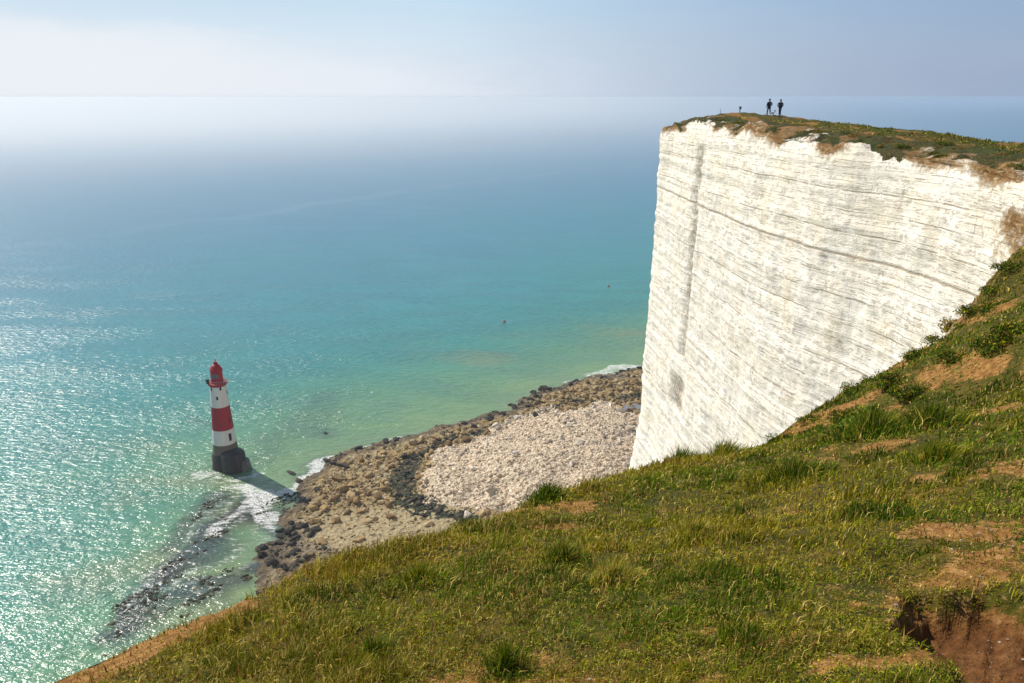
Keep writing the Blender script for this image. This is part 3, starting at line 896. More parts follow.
hT = zT - zU
bm = bmesh.new(); lathe(bm, [(2.25, zU + 0.2), (2.25, zU + hT * 0.18), (2.15, zU + hT * 0.2), (2.15, zU + hT * 0.56), (2.35, zU + hT * 0.58), (2.35, zU + hT * 0.63), (2.2, zU + hT * 0.66),
                              (1.75, zU + hT * 0.78), (1.05, zU + hT * 0.87), (0.75, zU + hT * 0.885), (0.75, zU + hT * 0.96), (0.62, zU + hT * 0.99), (0, zU + hT)])
lan = bm_obj('lantern', bm, M_red, lh, True)
cam_ang = math.atan2(-ly, -lx)
def tangent_box(name, ang, z, w_, h_, dep, mat, parent, rad=None):
    rad = tower_r(z) if rad is None else rad
    bm = bmesh.new()
    box(bm, (rad * math.cos(ang), rad * math.sin(ang), z), (dep, w_, h_), ang)
    return bm_obj(name, bm, mat, parent)
for da in (0.55, 0.0):
    p_ = tangent_box('window', cam_ang - da, zU + hT * 0.38, 0.9, hT * 0.2, 0.22, M_pane, lan, 2.12)
bm = bmesh.new(); lathe(bm, [(0.16, zT - 0.1), (0.16, zT + 0.5), (0.26, zT + 0.6), (0.2, zT + 0.85), (0.04, zT + 0.95), (0.03, zT + 1.7), (0, zT + 1.72)], 12)
bm_obj('finial', bm, M_red, lan, True)
# fog horn cabinet on the gallery rail
fa = cam_ang - 1.25
bm = bmesh.new(); box(bm, (3.55 * math.cos(fa), 3.55 * math.sin(fa), zU + 1.35), (0.7, 0.75, 1.6), fa, 0.08)
bar(bm, (3.55 * math.cos(fa), 3.55 * math.sin(fa), zU + 1.9), (4.4 * math.cos(fa), 4.4 * math.sin(fa), zU + 1.9), 0.22, 10)
bm_obj('fog_signal', bm, M_dark, gal)
# window openings: (bearing from the viewer, height)
for off_, py in ((-0.95, 388.0), (0.25, 387.5), (1.25, 393), (-0.25, 396.5), (0.78, 420)):
    z = zat(py)
    tangent_box('window', cam_ang + off_, z, 0.62, 1.35, 0.16, M_dark, tower)
tangent_box('door', cam_ang + 0.55, zat(435.5), 1.05, 3.0, 0.2, M_dark, tower)
# landing stage: drum-shaped block with a sloping buttress
pa = cam_ang + 0.50
pc = (5.0 * math.cos(pa), 5.0 * math.sin(pa))
bm = bmesh.new(); lathe(bm, [(0, -2.5), (4.6, -2.5), (4.5, 5.6), (4.3, 6.9), (3.6, 7.7), (2.2, 8.1), (0, 8.2)], 40, pc)
stage = bm_obj('landing_stage', bm, M_wet, lh, True)
bm = bmesh.new()
qa = cam_ang + 1.15
qc = (pc[0] + 4.2 * math.cos(qa), pc[1] + 4.2 * math.sin(qa))
box(bm, (qc[0], qc[1], 0.9), (4.4, 4.6, 6.6), qa, 0.35)
for v in bm.verts:
    if v.co.z > 2: 
        v.co.x -= 1.1 * math.cos(qa); v.co.y -= 1.1 * math.sin(qa)
bm_obj('buttress', bm, M_granite, stage)
bm = bmesh.new()
la = cam_ang + 0.1
for s_ in (-0.25, 0.25):
    bar(bm, (pc[0] + 4.75 * math.cos(la) - s_ * math.sin(la), pc[1] + 4.75 * math.sin(la) + s_ * math.cos(la), -0.5), (pc[0] + 4.55 * math.cos(la) - s_ * math.sin(la), pc[1] + 4.55 * math.sin(la) + s_ * math.cos(la), 6.4), 0.06)
for k in range(14):
    z = 0.2 + k * 0.42
    rr_ = 4.72 - 0.03 * k * 0.42
    bar(bm, (pc[0] + rr_ * math.cos(la) + 0.25 * math.sin(la), pc[1] + rr_ * math.sin(la) - 0.25 * math.cos(la), z), (pc[0] + rr_ * math.cos(la) - 0.25 * math.sin(la), pc[1] + rr_ * math.sin(la) + 0.25 * math.cos(la), z), 0.04)
bm_obj('ladder', bm, M_dark, stage)

# ------------------------------------------------------------------ buoys
M_buoy = simple('faded_red_buoy', (0.42, 0.085, 0.06), 0.5, 0.35, 1.2)
M_buoy_top = simple('buoy_cage', (0.40, 0.07, 0.05), 0.5, 0.3)
for (bxp, byp), lab in zip(((608.5, 286.5), (504, 322)), ('small red buoy floating on open water, the one farther from the beach', 'small red buoy floating on open water, the one nearer the beach')):
    gx_, gy_ = gnd(bxp, byp)
    bo = empty('buoy', (gx_, gy_, 0)); bo.scale = (.72, .72, .72); tag(bo, lab, 'buoy', 'red buoys off the beach')
    bm = bmesh.new(); lathe(bm, [(0, -0.6), (1.0, -0.5), (1.55, 0.0), (1.6, 0.45), (1.3, 0.8), (0.45, 0.95), (0, 0.97)], 24)
    fl = bm_obj('float', bm, M_buoy, bo, True)
    bm = bmesh.new()
    for k in range(4):
        a = k * math.pi / 2
        bar(bm, (0.9 * math.cos(a), 0.9 * math.sin(a), 0.8), (0.18 * math.cos(a), 0.18 * math.sin(a), 1.5), 0.12)
    lathe(bm, [(0, 1.4), (0.45, 1.45), (0.5, 1.75), (0.3, 1.95), (0, 2.0)], 12)
    bm_obj('top_mark', bm, M_buoy_top, bo)


# ------------------------------------------------------------------ boulders and rubble
def rock_mesh(name, seed, sub=2, flat=0.7, cuts=9):
    r_ = random.Random(seed)
    bm = bmesh.new()
    bmesh.ops.create_icosphere(bm, subdivisions=sub, radius=1.0)
    planes = []
    for _ in range(cuts):
        v = Vector((r_.gauss(0, 1), r_.gauss(0, 1), r_.gauss(0, 1))).normalized()
        planes.append((v, r_.uniform(0.5, 0.85)))
    sx_, sy_ = r_.uniform(0.8, 1.25), r_.uniform(0.65, 1.0)
    for v in bm.verts:
        p = v.co.copy()
        for nrm_, d_ in planes:
            k = p.dot(nrm_) - d_
            if k > 0: p -= nrm_ * k
        p *= 1 + 0.05 * r_.uniform(-1, 1)
        v.co = Vector((p.x * sx_, p.y * sy_, p.z * flat))
    me = bpy.data.meshes.new(name)
    bm.to_mesh(me); bm.free()
    return me


def rock_mat(name, a, b, c, wetline=False):
    m, t = new_mat(name)
    pos = t.n('ShaderNodeTexCoord').outputs['Object']
    rnd = t.n('ShaderNodeObjectInfo').outputs['Random']
    n = t.noise(pos, 1.8, 5, 0.65)
    base = t.ramp(rnd, [(0.0, a), (0.55, b), (1.0, c)])
    col = t.mix(t.smooth(n, 0.42, 0.7), base, t.mix(0.5, base, tuple(x * 0.45 for x in a)))
    principled(t, Base_Color=col, Roughness=0.85, Specular_IOR_Level=0.3, Normal=bumpy(t, n, 0.6, 0.2))
    return m


M_tan = rock_mat('tan_rock', (0.16, 0.095, 0.035), (0.33, 0.215, 0.085), (0.47, 0.355, 0.185))
M_weed = rock_mat('weedy_rock', (0.018, 0.014, 0.010), (0.035, 0.026, 0.018), (0.075, 0.055, 0.030))
M_chalk = rock_mat('fallen_chalk', (0.42, 0.34, 0.25), (0.58, 0.50, 0.40), (0.72, 0.65, 0.55))


def rock_protos(n, mat, seed, flat):
    out = []
    for k in range(n):
        me = rock_mesh('boulder', seed + k, 2, flat)
        me.materials.append(mat); out.append(me)
    return out


P_tan = rock_protos(6, M_tan, 100, 0.7)
P_weed = rock_protos(5, M_weed, 200, 0.6)
P_chalk = rock_protos(5, M_chalk, 300, 0.75)


def ground_at(x, y):
    return float(max(beach_fields([x], [y])[5][0], -0.4))


def boulder(name, protos, x, y, size, label, group=None, z=None, sq=(1, 1, 1), rz=None):
    o = bpy.data.objects.new(name, protos[rng.integers(len(protos))])
    COL.objects.link(o)
    z = ground_at(x, y) if z is None else z
    o.location = (x, y, z + size * 0.18)
    o.rotation_euler = (rng.uniform(-.25, .25), rng.uniform(-.25, .25), rng.uniform(0, 6.28) if rz is None else rz)
    o.scale = (size * sq[0], size * sq[1], size * sq[2])
    return tag(o, label, 'boulder', group)


# single ones that stand out
for (px_b, py_b, sz, pr, lab, sq) in (
        (353, 486, 2.6, P_tan, 'large rounded tan boulder in the middle of the shore rocks left of the weed band', (1.3, .9, .8)),
        (341, 480, 2.7, P_tan, 'long flat tan slab of rock lying behind the white surf edge', (1.5, .8, .6)),
        (377, 499, 2.3, P_tan, 'upright angular tan boulder touching the dark weed band', (.9, .8, 1.3)),
        (344, 466, 2.4, P_weed, 'dark brown block at the surf just beyond the long flat slab', (1.5, .9, .9)),
        (515, 406, 2.2, P_weed, 'long low dark rock awash in the shallow green water off the beach', (1.6, .9, .6)),
        (510, 402.5, 1.7, P_weed, 'smaller dark rock awash just seaward of the long low rock', (1.4, .9, .6)),
        (533, 390.5, 1.9, P_weed, 'single round dark rock standing in water beside a bigger dark block', (1, 1, .8)),
        (544, 388, 2.9, P_weed, 'big dark pointed block at the waterline beside a round dark rock', (1.2, 1, 1)),
        (535, 421, 2.3, P_weed, 'blackest boulder in the weed band above the chalk rubble', (.9, .8, 1.2)),
        (361, 553, 2.5, P_weed, 'black weedy boulder alone on the gravel just above the grass edge', (1, .9, .9)),
        (325, 430, 1.6, P_weed, 'dark rock just breaking the surface right of the lighthouse', (1.8, .8, .4)),
        (290, 470, 1.7, P_weed, 'dark rock in the foam between lighthouse and boulder beach', (1.8, .9, .5)),
        (467, 520, 2.2, P_chalk, 'grey chalk block at the lowest corner of the pale rubble fan', (1.3, 1, .9))):
    x, y = gnd(px_b, py_b, 1.0)
    boulder('boulder', pr, x, y, sz, lab, None, None, sq)

# the many alike: candidates scattered over the shore, the largest become single boulders
N = 120000
cx = rng.uniform(-125, 95, N); cy = rng.uniform(185, 400, N)
cs, cfan, cweed, cgrav, creef, cz = beach_fields(cx, cy)
size = 0.30 + 0.42 * rng.weibull(0.95, N)
size = np.minimum(size, 2.3) * 0.85
upx = lambda x, y, z: ((np.asarray(x) / (np.asarray(y) * CP + (H - z) * SP)) * FPX + 512, 341.5 - FPX * ((z - H) * CP + np.asarray(y) * SP) / (np.asarray(y) * CP - (z - H) * SP))
ux, uy = upx(cx, cy, cz)
seen = (ux > 150) & (ux < 655) & (uy < 640 - 0.30 * ux)     # what the grassy brow leaves in view, roughly
seen = (ux > 100) & (ux < 655) & (uy < np.interp(ux, [60, 190, 310, 450, 530, 625, 660], [690, 622, 567, 527, 497, 470, 470]))
on_fan = cfan > 0.5
on_weed = (cweed > 0.55) & ~on_fan
edge_w = (cs > -7) & (cs < 3)
tan_z = (cs <= -3) & ~on_fan & (cweed < 0.5)
clump = sstep(fbm(cx * 0.09, cy * 0.09, 3, 141), -0.3, 0.4)
pick = rng.random(N)
ok_tan = tan_z & (pick < 0.75 * (1 - 0.65 * cgrav)) & (cs > -75)
ok_weed = on_weed & (pick < 0.55)
ok_edge = (edge_w & (pick < 0.33 * clump)) | ((pmask(cx, cy, [(278, 545), (312, 562)], 7, 3) > 0.5) & (pick < 0.5) & (cs < 2))
ok_fan = on_fan & (pick < 0.9)
size = np.where(ok_edge & ~ok_tan, size * 1.0, size)
kinds = [(ok_tan & ~edge_w, P_tan, M_tan, 170, 'tan weathered boulder lying among the brown shore rocks', 'tan boulders of the rocky shore', 1.0),
         (ok_edge, P_weed, M_weed, 75, 'dark wet boulder at the waterline of the rocky shore', 'dark boulders along the waterline', 1.0),
         (ok_weed, P_weed, M_weed, 50, 'dark weed-covered boulder in the band around the chalk rubble', 'dark boulders of the weed band', 0.75)]
ICO = rock_mesh('tmp', 5, 1, 0.8, 6)
iv = np.array([v.co for v in ICO.vertices]); itri = np.array([p.vertices[:] for p in ICO.polygons])
bpy.data.meshes.remove(ICO)


def rubble(name, sel, sz, mat, label, zoff=0.1):
    idx = np.where(sel)[0]
    k = len(idx)
    a = rng.uniform(0, 6.28, k)
    sc_ = sz[idx][:, None] * np.stack([rng.uniform(.8, 1.4, k), rng.uniform(.6, 1.0, k), rng.uniform(.5, .95, k)], -1)
    v = iv[None] * sc_[:, None, :] * (1 + 0.15 * rng.uniform(-1, 1, (k, len(iv), 1)))
    vx = v[..., 0] * np.cos(a)[:, None] - v[..., 1] * np.sin(a)[:, None] + cx[idx][:, None]
    vy = v[..., 0] * np.sin(a)[:, None] + v[..., 1] * np.cos(a)[:, None] + cy[idx][:, None]
    vz = v[..., 2] + (np.maximum(cz[idx], -0.3) + sz[idx] * zoff)[:, None]
    F_ = (itri[None] + (np.arange(k) * len(iv))[:, None, None]).reshape(-1, 3)
    ob = mesh_np(name, np.stack([vx, vy, vz], -1).reshape(-1, 3), F_, mat, smooth=False, attrs={'shade': np.repeat(rng.random(k), len(iv))})
    return tag(ob, label, 'rubble', kind='stuff')


def rubble_mat(name, cols):
    m, t = new_mat(name)
    pos = t.n('ShaderNodeNewGeometry').outputs['Position']
    sh = t.n('ShaderNodeAttribute', attribute_name='shade').outputs['Fac']
    n = t.noise(pos, 1.5, 3, 0.6)
    col = t.ramp(sh, cols)
    col = t.mix(t.math('MULTIPLY', t.smooth(n, 0.45, 0.7), 0.4), col, (0.10, 0.075, 0.045))
    principled(t, Base_Color=col, Roughness=0.9, Specular_IOR_Level=0.25)
    return m


M_rt = rubble_mat('tan_rubble', [(0, (0.09, 0.053, 0.020)), (0.4, (0.25, 0.155, 0.058)), (0.75, (0.38, 0.26, 0.105)), (1, (0.48, 0.38, 0.22))])
M_rw = rubble_mat('weedy_rubble', [(0, (0.010, 0.011, 0.007)), (0.6, (0.030, 0.030, 0.014)), (0.85, (0.07, 0.065, 0.025)), (1, (0.22, 0.19, 0.12))])
M_rc = rubble_mat('chalk_rubble_stone', [(0, (0.42, 0.30, 0.18)), (0.35, (0.63, 0.50, 0.35)), (1, (0.78, 0.67, 0.51))])
for ok, protos, mat, n_ind, lab, grp, kk in kinds:
    sel = np.where(ok & seen)[0]
    big = sel[np.argsort(-size[sel])[:n_ind]]
    for i in big:
        boulder('boulder', protos, cx[i], cy[i], float(size[i]) * kk * rng.uniform(0.85, 1.15), lab, grp, float(max(cz[i], -0.3)), (rng.uniform(.9, 1.35), rng.uniform(.7, 1), rng.uniform(.6, 1.0)))
    rest = ok.copy(); rest[big] = False
    rest &= (rng.random(N) < 0.4)
    rubble({170: 'shore_rubble', 75: 'waterline_rubble', 50: 'weedy_rubble'}[n_ind], rest, np.minimum(size, 0.95) * 0.9, {170: M_rt, 75: M_rw, 50: M_rw}[n_ind],
           {170: 'mass of small tan stones between the shore boulders', 75: 'small dark wet stones along the waterline', 50: 'small dark weedy stones around the chalk rubble'}[n_ind])
fsel = np.where(ok_fan & seen)[0]
for i in fsel[np.argsort(-size[fsel])[:60]]:
    boulder('chalk_block', P_chalk, cx[i], cy[i], float(size[i]) * rng.uniform(.55, .95), 'pale angular chalk block lying on the fallen rubble fan', 'chalk blocks on the rubble fan', float(cz[i]) + .2, (rng.uniform(.9, 1.3), rng.uniform(.7, 1), rng.uniform(.6, 1.0)))
rubble('chalk_rubble', ok_fan, np.minimum(size * np.where(rng.random(N) < 0.12, 1.9, 1.0), 2.4) * 0.50, M_rc, 'fan of pale fallen chalk lumps on the beach')

# dark ledges breaking the surface west of the beach
wx_ = cx + 0; N2 = 26000
cx = rng.uniform(-150, -50, N2); cy = rng.uniform(150, 275, N2)
led_m = np.zeros(N2)
for pts, wd, so in (([(262, 505), (225, 527), (190, 555), (165, 585), (140, 612)], 1.2, 6), ([(262, 505), (280, 500), (294, 512)], 2, 4), ([(285, 505), (292, 540)], 2.5, 4), ([(228, 577), (250, 582)], 2.5, 2.5), ([(132, 600), (120, 632)], 2, 2.5), ([(200, 598), (172, 612)], 2.5, 3), ([(215, 505), (190, 522)], .6, 3)):
    led_m = np.maximum(led_m, pmask(cx + fbm(cx * .08, cy * .08, 3, 151) * 6, cy + fbm(cx * .08, cy * .08, 3, 152) * 8, pts, wd, so))
# ledges run in thin parallel strips
strip = vnoise((cx * 0.75 + cy * 0.66) * 0.06, (cx * 0.66 - cy * 0.75) * 0.42, 153)
ok_l = (led_m * 0.9 + strip * 0.5 + 0.3 * rng.random(N2) > 1.08) & (led_m > 0.2)
cz = np.full(N2, -0.05); size = 0.35 + 0.45 * rng.weibull(1.1, N2)
rubble('reef_ledges', ok_l, np.minimum(size, 1.6) * 0.8, M_rw, 'jagged dark wet rock ledges awash in the shallows', -0.15)

# tide pool beside the foot of the headland
pv_ = [gnd(px_p, py_p) for px_p, py_p in ((617, 415.5), (625, 411.5), (634, 409), (648, 406), (655, 411), (648, 417), (634, 418), (624, 417.5))]
zp = max(ground_at(*p) for p in pv_[:4]) * 0 + 3.2
zp = float(np.mean([ground_at(*p) for p in pv_])) + 0.25
V = np.array([(x, y, zp) for x, y in pv_])
m, t = new_mat('pool_water')
principled(t, Base_Color=(0.20, 0.20, 0.21, 1), Roughness=0.3)
pool = mesh_np('tide_pool_water', V, np.array([[0, 1, 2, 7], [2, 3, 6, 7], [3, 4, 5, 6]]), m)
tag(pool, 'small grey tide pool beside the cliff foot', 'pool', kind='structure')


# ------------------------------------------------------------------ grass
def mat_blades():
    m, t = new_mat('grass_blades')
    c = t.n('ShaderNodeAttribute', attribute_name='tint').outputs['Color']
    b = t.n('ShaderNodeBsdfPrincipled', ins={'Base Color': c, 'Roughness': 0.75, 'Specular IOR Level': 0.10})
    tr = t.n('ShaderNodeBsdfTranslucent', ins={'Color': c})
    mx = t.n('ShaderNodeMixShader', ins={0: 0.28, 1: b.outputs[0], 2: tr.outputs[0]})
    t.n('ShaderNodeOutputMaterial', ins={'Surface': mx.outputs[0]})
    return m


M_blade = mat_blades()
C_DARK = np.array([0.036, 0.072, 0.003]); C_MID = np.array([0.135, 0.205, 0.004]); C_OLIVE = np.array([0.36, 0.28, 0.012]); C_STRAW = np.array([0.60, 0.46, 0.12]); C_BROWN = np.array([0.24, 0.115, 0.030])


def blades(x, y, z, length, width, az_, lean, col):
    """curved tapering blades: 5 points each"""
    n = len(x)
    dx, dy = np.sin(az_), np.cos(az_)
    fa_ = rng.uniform(0, 2 * np.pi, n)
    wx_, wy_ = np.cos(fa_) * width / 2, np.sin(fa_) * width / 2
    s1 = np.sin(lean * 0.45); c1 = np.cos(lean * 0.45); s2 = np.sin(lean * 1.35); c2 = np.cos(lean * 1.35)
    mx, my, mz = x + dx * s1 * length * .55, y + dy * s1 * length * .55, z + c1 * length * .55
    tx, ty, tz = mx + dx * s2 * length * .5, my + dy * s2 * length * .5, mz + c2 * length * .5
    P_ = np.stack([np.stack([x - wx_, y - wy_, z - .01], -1), np.stack([x + wx_, y + wy_, z - .01], -1), np.stack([mx + wx_ * .75, my + wy_ * .75, mz], -1), np.stack([mx - wx_ * .75, my - wy_ * .75, mz], -1), np.stack([tx, ty, tz], -1)], 1)
    o = (np.arange(n) * 5)[:, None]
    q = np.array([[0, 1, 2, 3]]) + o
    tr = np.array([[3, 2, 4]]) + o
    return P_.reshape(-1, 3), [q, tr], np.repeat(col, 5, 0)


def blend(cols, w_):
    w_ = np.maximum(np.stack(w_, -1), 0); w_ = w_ / w_.sum(-1, keepdims=True)
    return sum(w_[:, k:k + 1] * cols[k] for k in range(len(cols)))


def grass_cover(name, n, r0, r1, a0, a1, label):
    r_ = np.exp(rng.uniform(math.log(r0), math.log(r1), n)); a_ = rng.uniform(R(a0), R(a1), n)
    x = r_ * np.sin(a_); y = r_ * np.cos(a_)
    d_, s_, _ = poly_dist(x, y, edge_coarse); d_ = d_ * s_
    on_head = headm(x, y) > 0.5
    k = (d_ < rounding(x, y) * 0.8) & ~(on_head & (d_ > -0.2))
    x, y, r_, d_, on_head = x[k], y[k], r_[k], d_[k], on_head[k]
    bare = bare_mask(x, y, d_)
    pn = fbm(x * 0.6, y * 0.6, 4, 111); pn2 = fbm(x * 1.9, y * 1.9, 3, 112); pn3 = fbm(x * 4.5, y * 4.5, 2, 113)
    cl_ = vnoise(x * 13, y * 13, 117) + 0.7 * vnoise(x * 29, y * 29, 118)
    dens = np.clip(1.0 - bare * 1.0, 0.14, 1) * (0.35 + 0.65 * sstep(pn2 + pn3 * .9, -0.45, 0.35)) * np.where(r_ < 14, 0.25 + 0.75 * sstep(cl_, -0.5, 0.35), 0.8)
    dens = dens * (1 - 0.995 * sstep(pit_mask(x, y), 0.1, 0.6))
    k = rng.random(len(x)) < dens
    x, y, r_, d_, bare, pn, pn2, pn3, on_head = [v[k] for v in (x, y, r_, d_, bare, pn, pn2, pn3, on_head)]
    z = land_z(x, y, d_)
    n = len(x)
    west = sstep(x - 0.35 * y, 1.5, -3.5)                    # rougher, paler grass towards the seaward side
    tall = sstep(pn2 * 0.8 + pn * 0.6, 0.15, 0.75)
    rim = sstep(d_, -1.6 - 0.04 * r_, -0.1)
    L = (0.020 + 0.034 * rng.random(n) ** 1.5 + 0.06 * (rng.random(n) < 0.06) + 0.090 * tall * rng.random(n) + 0.050 * west * rng.random(n) * sstep(pn2, -0.3, 0.5) + 0.05 * rim * rng.random(n)) * (1 + 0.028 * np.minimum(r_, 30))
    L = L * (1 - 0.5 * np.clip(bare, 0, 1))
    W = np.maximum(0.0036, r_ * 0.00125) * rng.uniform(0.7, 1.6, n)
    az_ = np.where(rng.random(n) < 0.45, rng.normal(R(80), 0.9, n), rng.uniform(0, 6.283, n))
    lean = np.clip(rng.normal(0.85, 0.42, n) - 0.25 * tall, 0.02, 1.55)
    rnd = rng.random(n)
    straw = (rnd < 0.15 + 0.20 * west + 0.25 * bare + 0.16 * sstep(pn3 - pn2, 0.1, 0.8)).astype(float)
    g1 = np.clip(0.46 + 1.2 * fbm(x * 0.9, y * 0.9, 3, 114) + 1.4 * pn2 + 1.2 * pn3 - 0.3 * west, 0, 2) ** 1.5; g2 = np.clip(0.60 - 0.6 * pn + 0.5 * rng.normal(0, .4, n), 0, 2); g3 = np.clip(0.26 + 0.6 * west + 1.1 * pn - 0.6 * pn2, 0, 2)
    col = blend([C_DARK, C_MID, C_OLIVE], [g1, g2, g3])
    sc_ = np.where(rng.random(n)[:, None] < 0.42 + 0.3 * bare[:, None], C_BROWN, C_STRAW)
    col = col * (1 - straw[:, None]) + sc_ * straw[:, None]
    col = col * rng.uniform(0.65, 1.45, n)[:, None]
    V_, F_, c_ = blades(x, y, z, L, W, az_, lean, col)
    ob = mesh_np(name, V_, F_, M_blade, smooth=False, colors={'tint': c_})
    return tag(ob, label, 'grass', kind='stuff')


grass_cover('grass', 1300000, 2.2, 90, -52, 50, 'short mixed green and straw-coloured grass covering the clifftop slope')
grass_cover('grass', 220000, 1.0, 60, 50, 140, 'short grass of the level clifftop beside and behind the viewpoint')


# small flat leaves of clover, plantain and dead litter between the blades
def leaf_cover(n, r0, r1, a0, a1):
    r_ = np.exp(rng.uniform(math.log(r0), math.log(r1), n)); a_ = rng.uniform(R(a0), R(a1), n)
    x = r_ * np.sin(a_); y = r_ * np.cos(a_)
    d_, s_, _ = poly_dist(x, y, edge_coarse); d_ = d_ * s_
    cl_ = fbm(x * 1.3, y * 1.3, 3, 121) + 0.8 * vnoise(x * 9, y * 9, 122)
    k = (d_ < -0.1) & (headm(x, y) < .5) & (rng.random(n) < sstep(cl_, -0.3, 0.6) * np.clip(1 - bare_mask(x, y, d_), 0.10, 1)) & (pit_mask(x, y) < .2)
    x, y, r_, d_, cl_ = x[k], y[k], r_[k], d_[k], cl_[k]
    n = len(x)
    z = land_z(x, y, d_) + rng.uniform(0.006, 0.035, n) * (1 + 0.02 * r_)
    s_ = np.maximum(0.006, r_ * 0.0011) * rng.uniform(0.6, 1.7, n)
    a = rng.uniform(0, 6.283, n)
    ux_, uy_ = np.cos(a), np.sin(a)
    tz = rng.normal(0, 0.45, n); bz_ = rng.normal(0, 0.45, n)
    P_ = np.stack([x, y, z], -1)
    U = np.stack([ux_, uy_, tz], -1) * s_[:, None]; Q = np.stack([-uy_, ux_, bz_], -1) * (s_ * .5)[:, None]
    q4 = np.stack([P_ - U, P_ + Q, P_ + U, P_ - Q], 1).reshape(-1, 3)
    pal = np.array([[.10, .155, .005], [.21, .25, .007], [.38, .31, .015], [.38, .27, .08], [.20, .09, .025]])
    col = pal[rng.choice(5, n, p=[.30, .28, .16, .15, .11])] * rng.uniform(.6, 1.5, n)[:, None]
    ob = mesh_np('ground_cover', q4, np.arange(4 * n).reshape(n, 4), M_blade, smooth=False, colors={'tint': np.repeat(col, 4, 0)})
    tag(ob, 'small leaves and dead litter between the grass of the slope', 'ground cover', kind='stuff')


leaf_cover(420000, 2.2, 40, -52, 50)
leaf_cover(60000, 1.2, 40, 50, 140)


def tussock(px_t, py_t, Y, rad, n, L0, palette, label, lean_to=R(70)):
    c = pix(px_t, py_t, Y)
    r_ = np.minimum(np.abs(rng.normal(0, rad * 0.75, n)), rad * rng.uniform(1.0, 1.5, n)); a_ = rng.uniform(0, 6.283, n)
    ox, oy = r_ * np.cos(a_), r_ * np.sin(a_)
    base_z = land_z([c[0]], [c[1]])[0]
    z = land_z(c[0] + ox, c[1] + oy) - base_z
    dirn = np.arctan2(ox, oy) + rng.normal(0, 0.5, n)
    k = rng.random(n) < 0.4
    dirn[k] = lean_to + rng.normal(0, .8, k.sum())
    lean = np.clip(0.25 + 0.75 * r_ / rad + rng.normal(0, .25, n), 0.02, 1.3)
    L = L0 * (0.45 + 0.75 * rng.random(n)) * (1.15 - 0.4 * np.clip(r_ / rad, 0, 1.5))
    W = np.maximum(0.0035, Y * 0.0011) * rng.uniform(0.7, 1.4, n)
    ch = rng.choice(len(palette), n, p=[p for p, _ in palette])
    col = np.array([cc for _, cc in palette])[ch] * rng.uniform(0.6, 1.5, n)[:, None]
    V_, F_, c_ = blades(ox, oy, z, L, W, dirn, lean, col)
    ob = mesh_np('grass_tussock', V_, F_, M_blade, smooth=False, colors={'tint': c_})
    ob.location = (c[0], c[1], base_z)
    return tag(ob, label, 'tussock', 'grass tussocks on the clifftop slope')


PG = [(0.56, C_DARK), (0.26, C_MID), (0.11, C_OLIVE), (0.07, C_STRAW)]
PL = [(0.2, C_DARK), (0.45, C_MID), (0.25, C_OLIVE), (0.10, C_STRAW)]
PS = [(0.12, C_DARK), (0.2, C_MID), (0.28, C_OLIVE), (0.40, C_STRAW)]
for args in (
        (505, 668, 3.75, 0.15, 900, 0.16, PG, 'large dark green grass tussock nearest the viewer at the middle of the slope'),
        (372, 668, 4.35, 0.14, 700, 0.15, PG, 'dark grass tussock in the nearest grass, next seaward from the largest dark one'),
        (562, 568, 6.0, 0.20, 900, 0.20, PG, 'dark green tussock halfway down the slope below the chalk rubble fan'),
        (612, 592, 5.3, 0.20, 800, 0.19, PS, 'pale straw-coloured tussock beside the dark one halfway down the slope'),
        (870, 436, 11.3, 0.55, 1800, 0.42, PG, 'broad dark green tussock on the upper slope under the bare soil streak'),
        (925, 440, 11.0, 0.45, 1500, 0.36, PG, 'dark tussock next to the broad one, towards the upper slope'),
        (790, 495, 9.3, 0.45, 1500, 0.26, PG, 'low wide dark tussock in the middle of the slope below the chalk face'),
        (677, 470, 13.9, 0.42, 1100, 0.42, PG, 'dark round tussock on the brow against the foot of the chalk face'),
        (720, 464, 15.0, 0.55, 1000, 0.40, PL, 'wider green tussock on the brow just up from the round dark one'),
        (545, 496, 10.2, 0.35, 900, 0.28, PG, 'dark tussock on the brow beside the bare orange soil under the rubble'),
        (930, 478, 8.6, 0.32, 1000, 0.22, PL, 'spiky grey-green tussock on the upper slope below the two dark ones'),
        (690, 552, 6.6, 0.25, 900, 0.17, PS, 'straw-tipped tussock at the centre of the open slope'),
        (420, 590, 5.9, 0.22, 900, 0.17, PL, 'yellow-green tussock on the seaward slope above the gravel')):
    tussock(*args)


# ------------------------------------------------------------------ cushion bushes on the right-hand slope and along the headland
def bush_mesh(name, seed, n, rad, hgt, palette, leaf):
    g = np.random.default_rng(seed)
    lob = g.normal(0, 0.45, (7, 2)) * rad
    lr = g.uniform(0.35, 0.7, 7) * rad
    w_ = g.integers(0, 7, n)
    v = g.normal(0, 1, (n, 3)); v /= np.linalg.norm(v, axis=1)[:, None]; v[:, 2] = np.abs(v[:, 2])
    sh = lr[w_] * g.uniform(0.55, 1.05, n)
    P_ = np.c_[lob[w_] + v[:, :2] * sh[:, None], v[:, 2] * sh * hgt / rad * 1.3]
    u = g.normal(0, 1, (n, 3)); u /= np.linalg.norm(u, axis=1)[:, None]
    q = np.cross(u, v); q /= np.linalg.norm(q, axis=1)[:, None] + 1e-9
    s_ = leaf * g.uniform(0.6, 1.5, n)[:, None]
    q4 = np.stack([P_ - u * s_, P_ + q * s_ * .45, P_ + u * s_, P_ - q * s_ * .45], 1).reshape(-1, 3)
    ch = g.choice(len(palette), n, p=[p for p, _ in palette])
    col = np.array([c for _, c in palette])[ch] * g.uniform(0.6, 1.5, n)[:, None]
    ob = mesh_np(name, q4, np.arange(4 * n).reshape(n, 4), M_blade, smooth=False, colors={'tint': np.repeat(col, 4, 0)})
    return ob


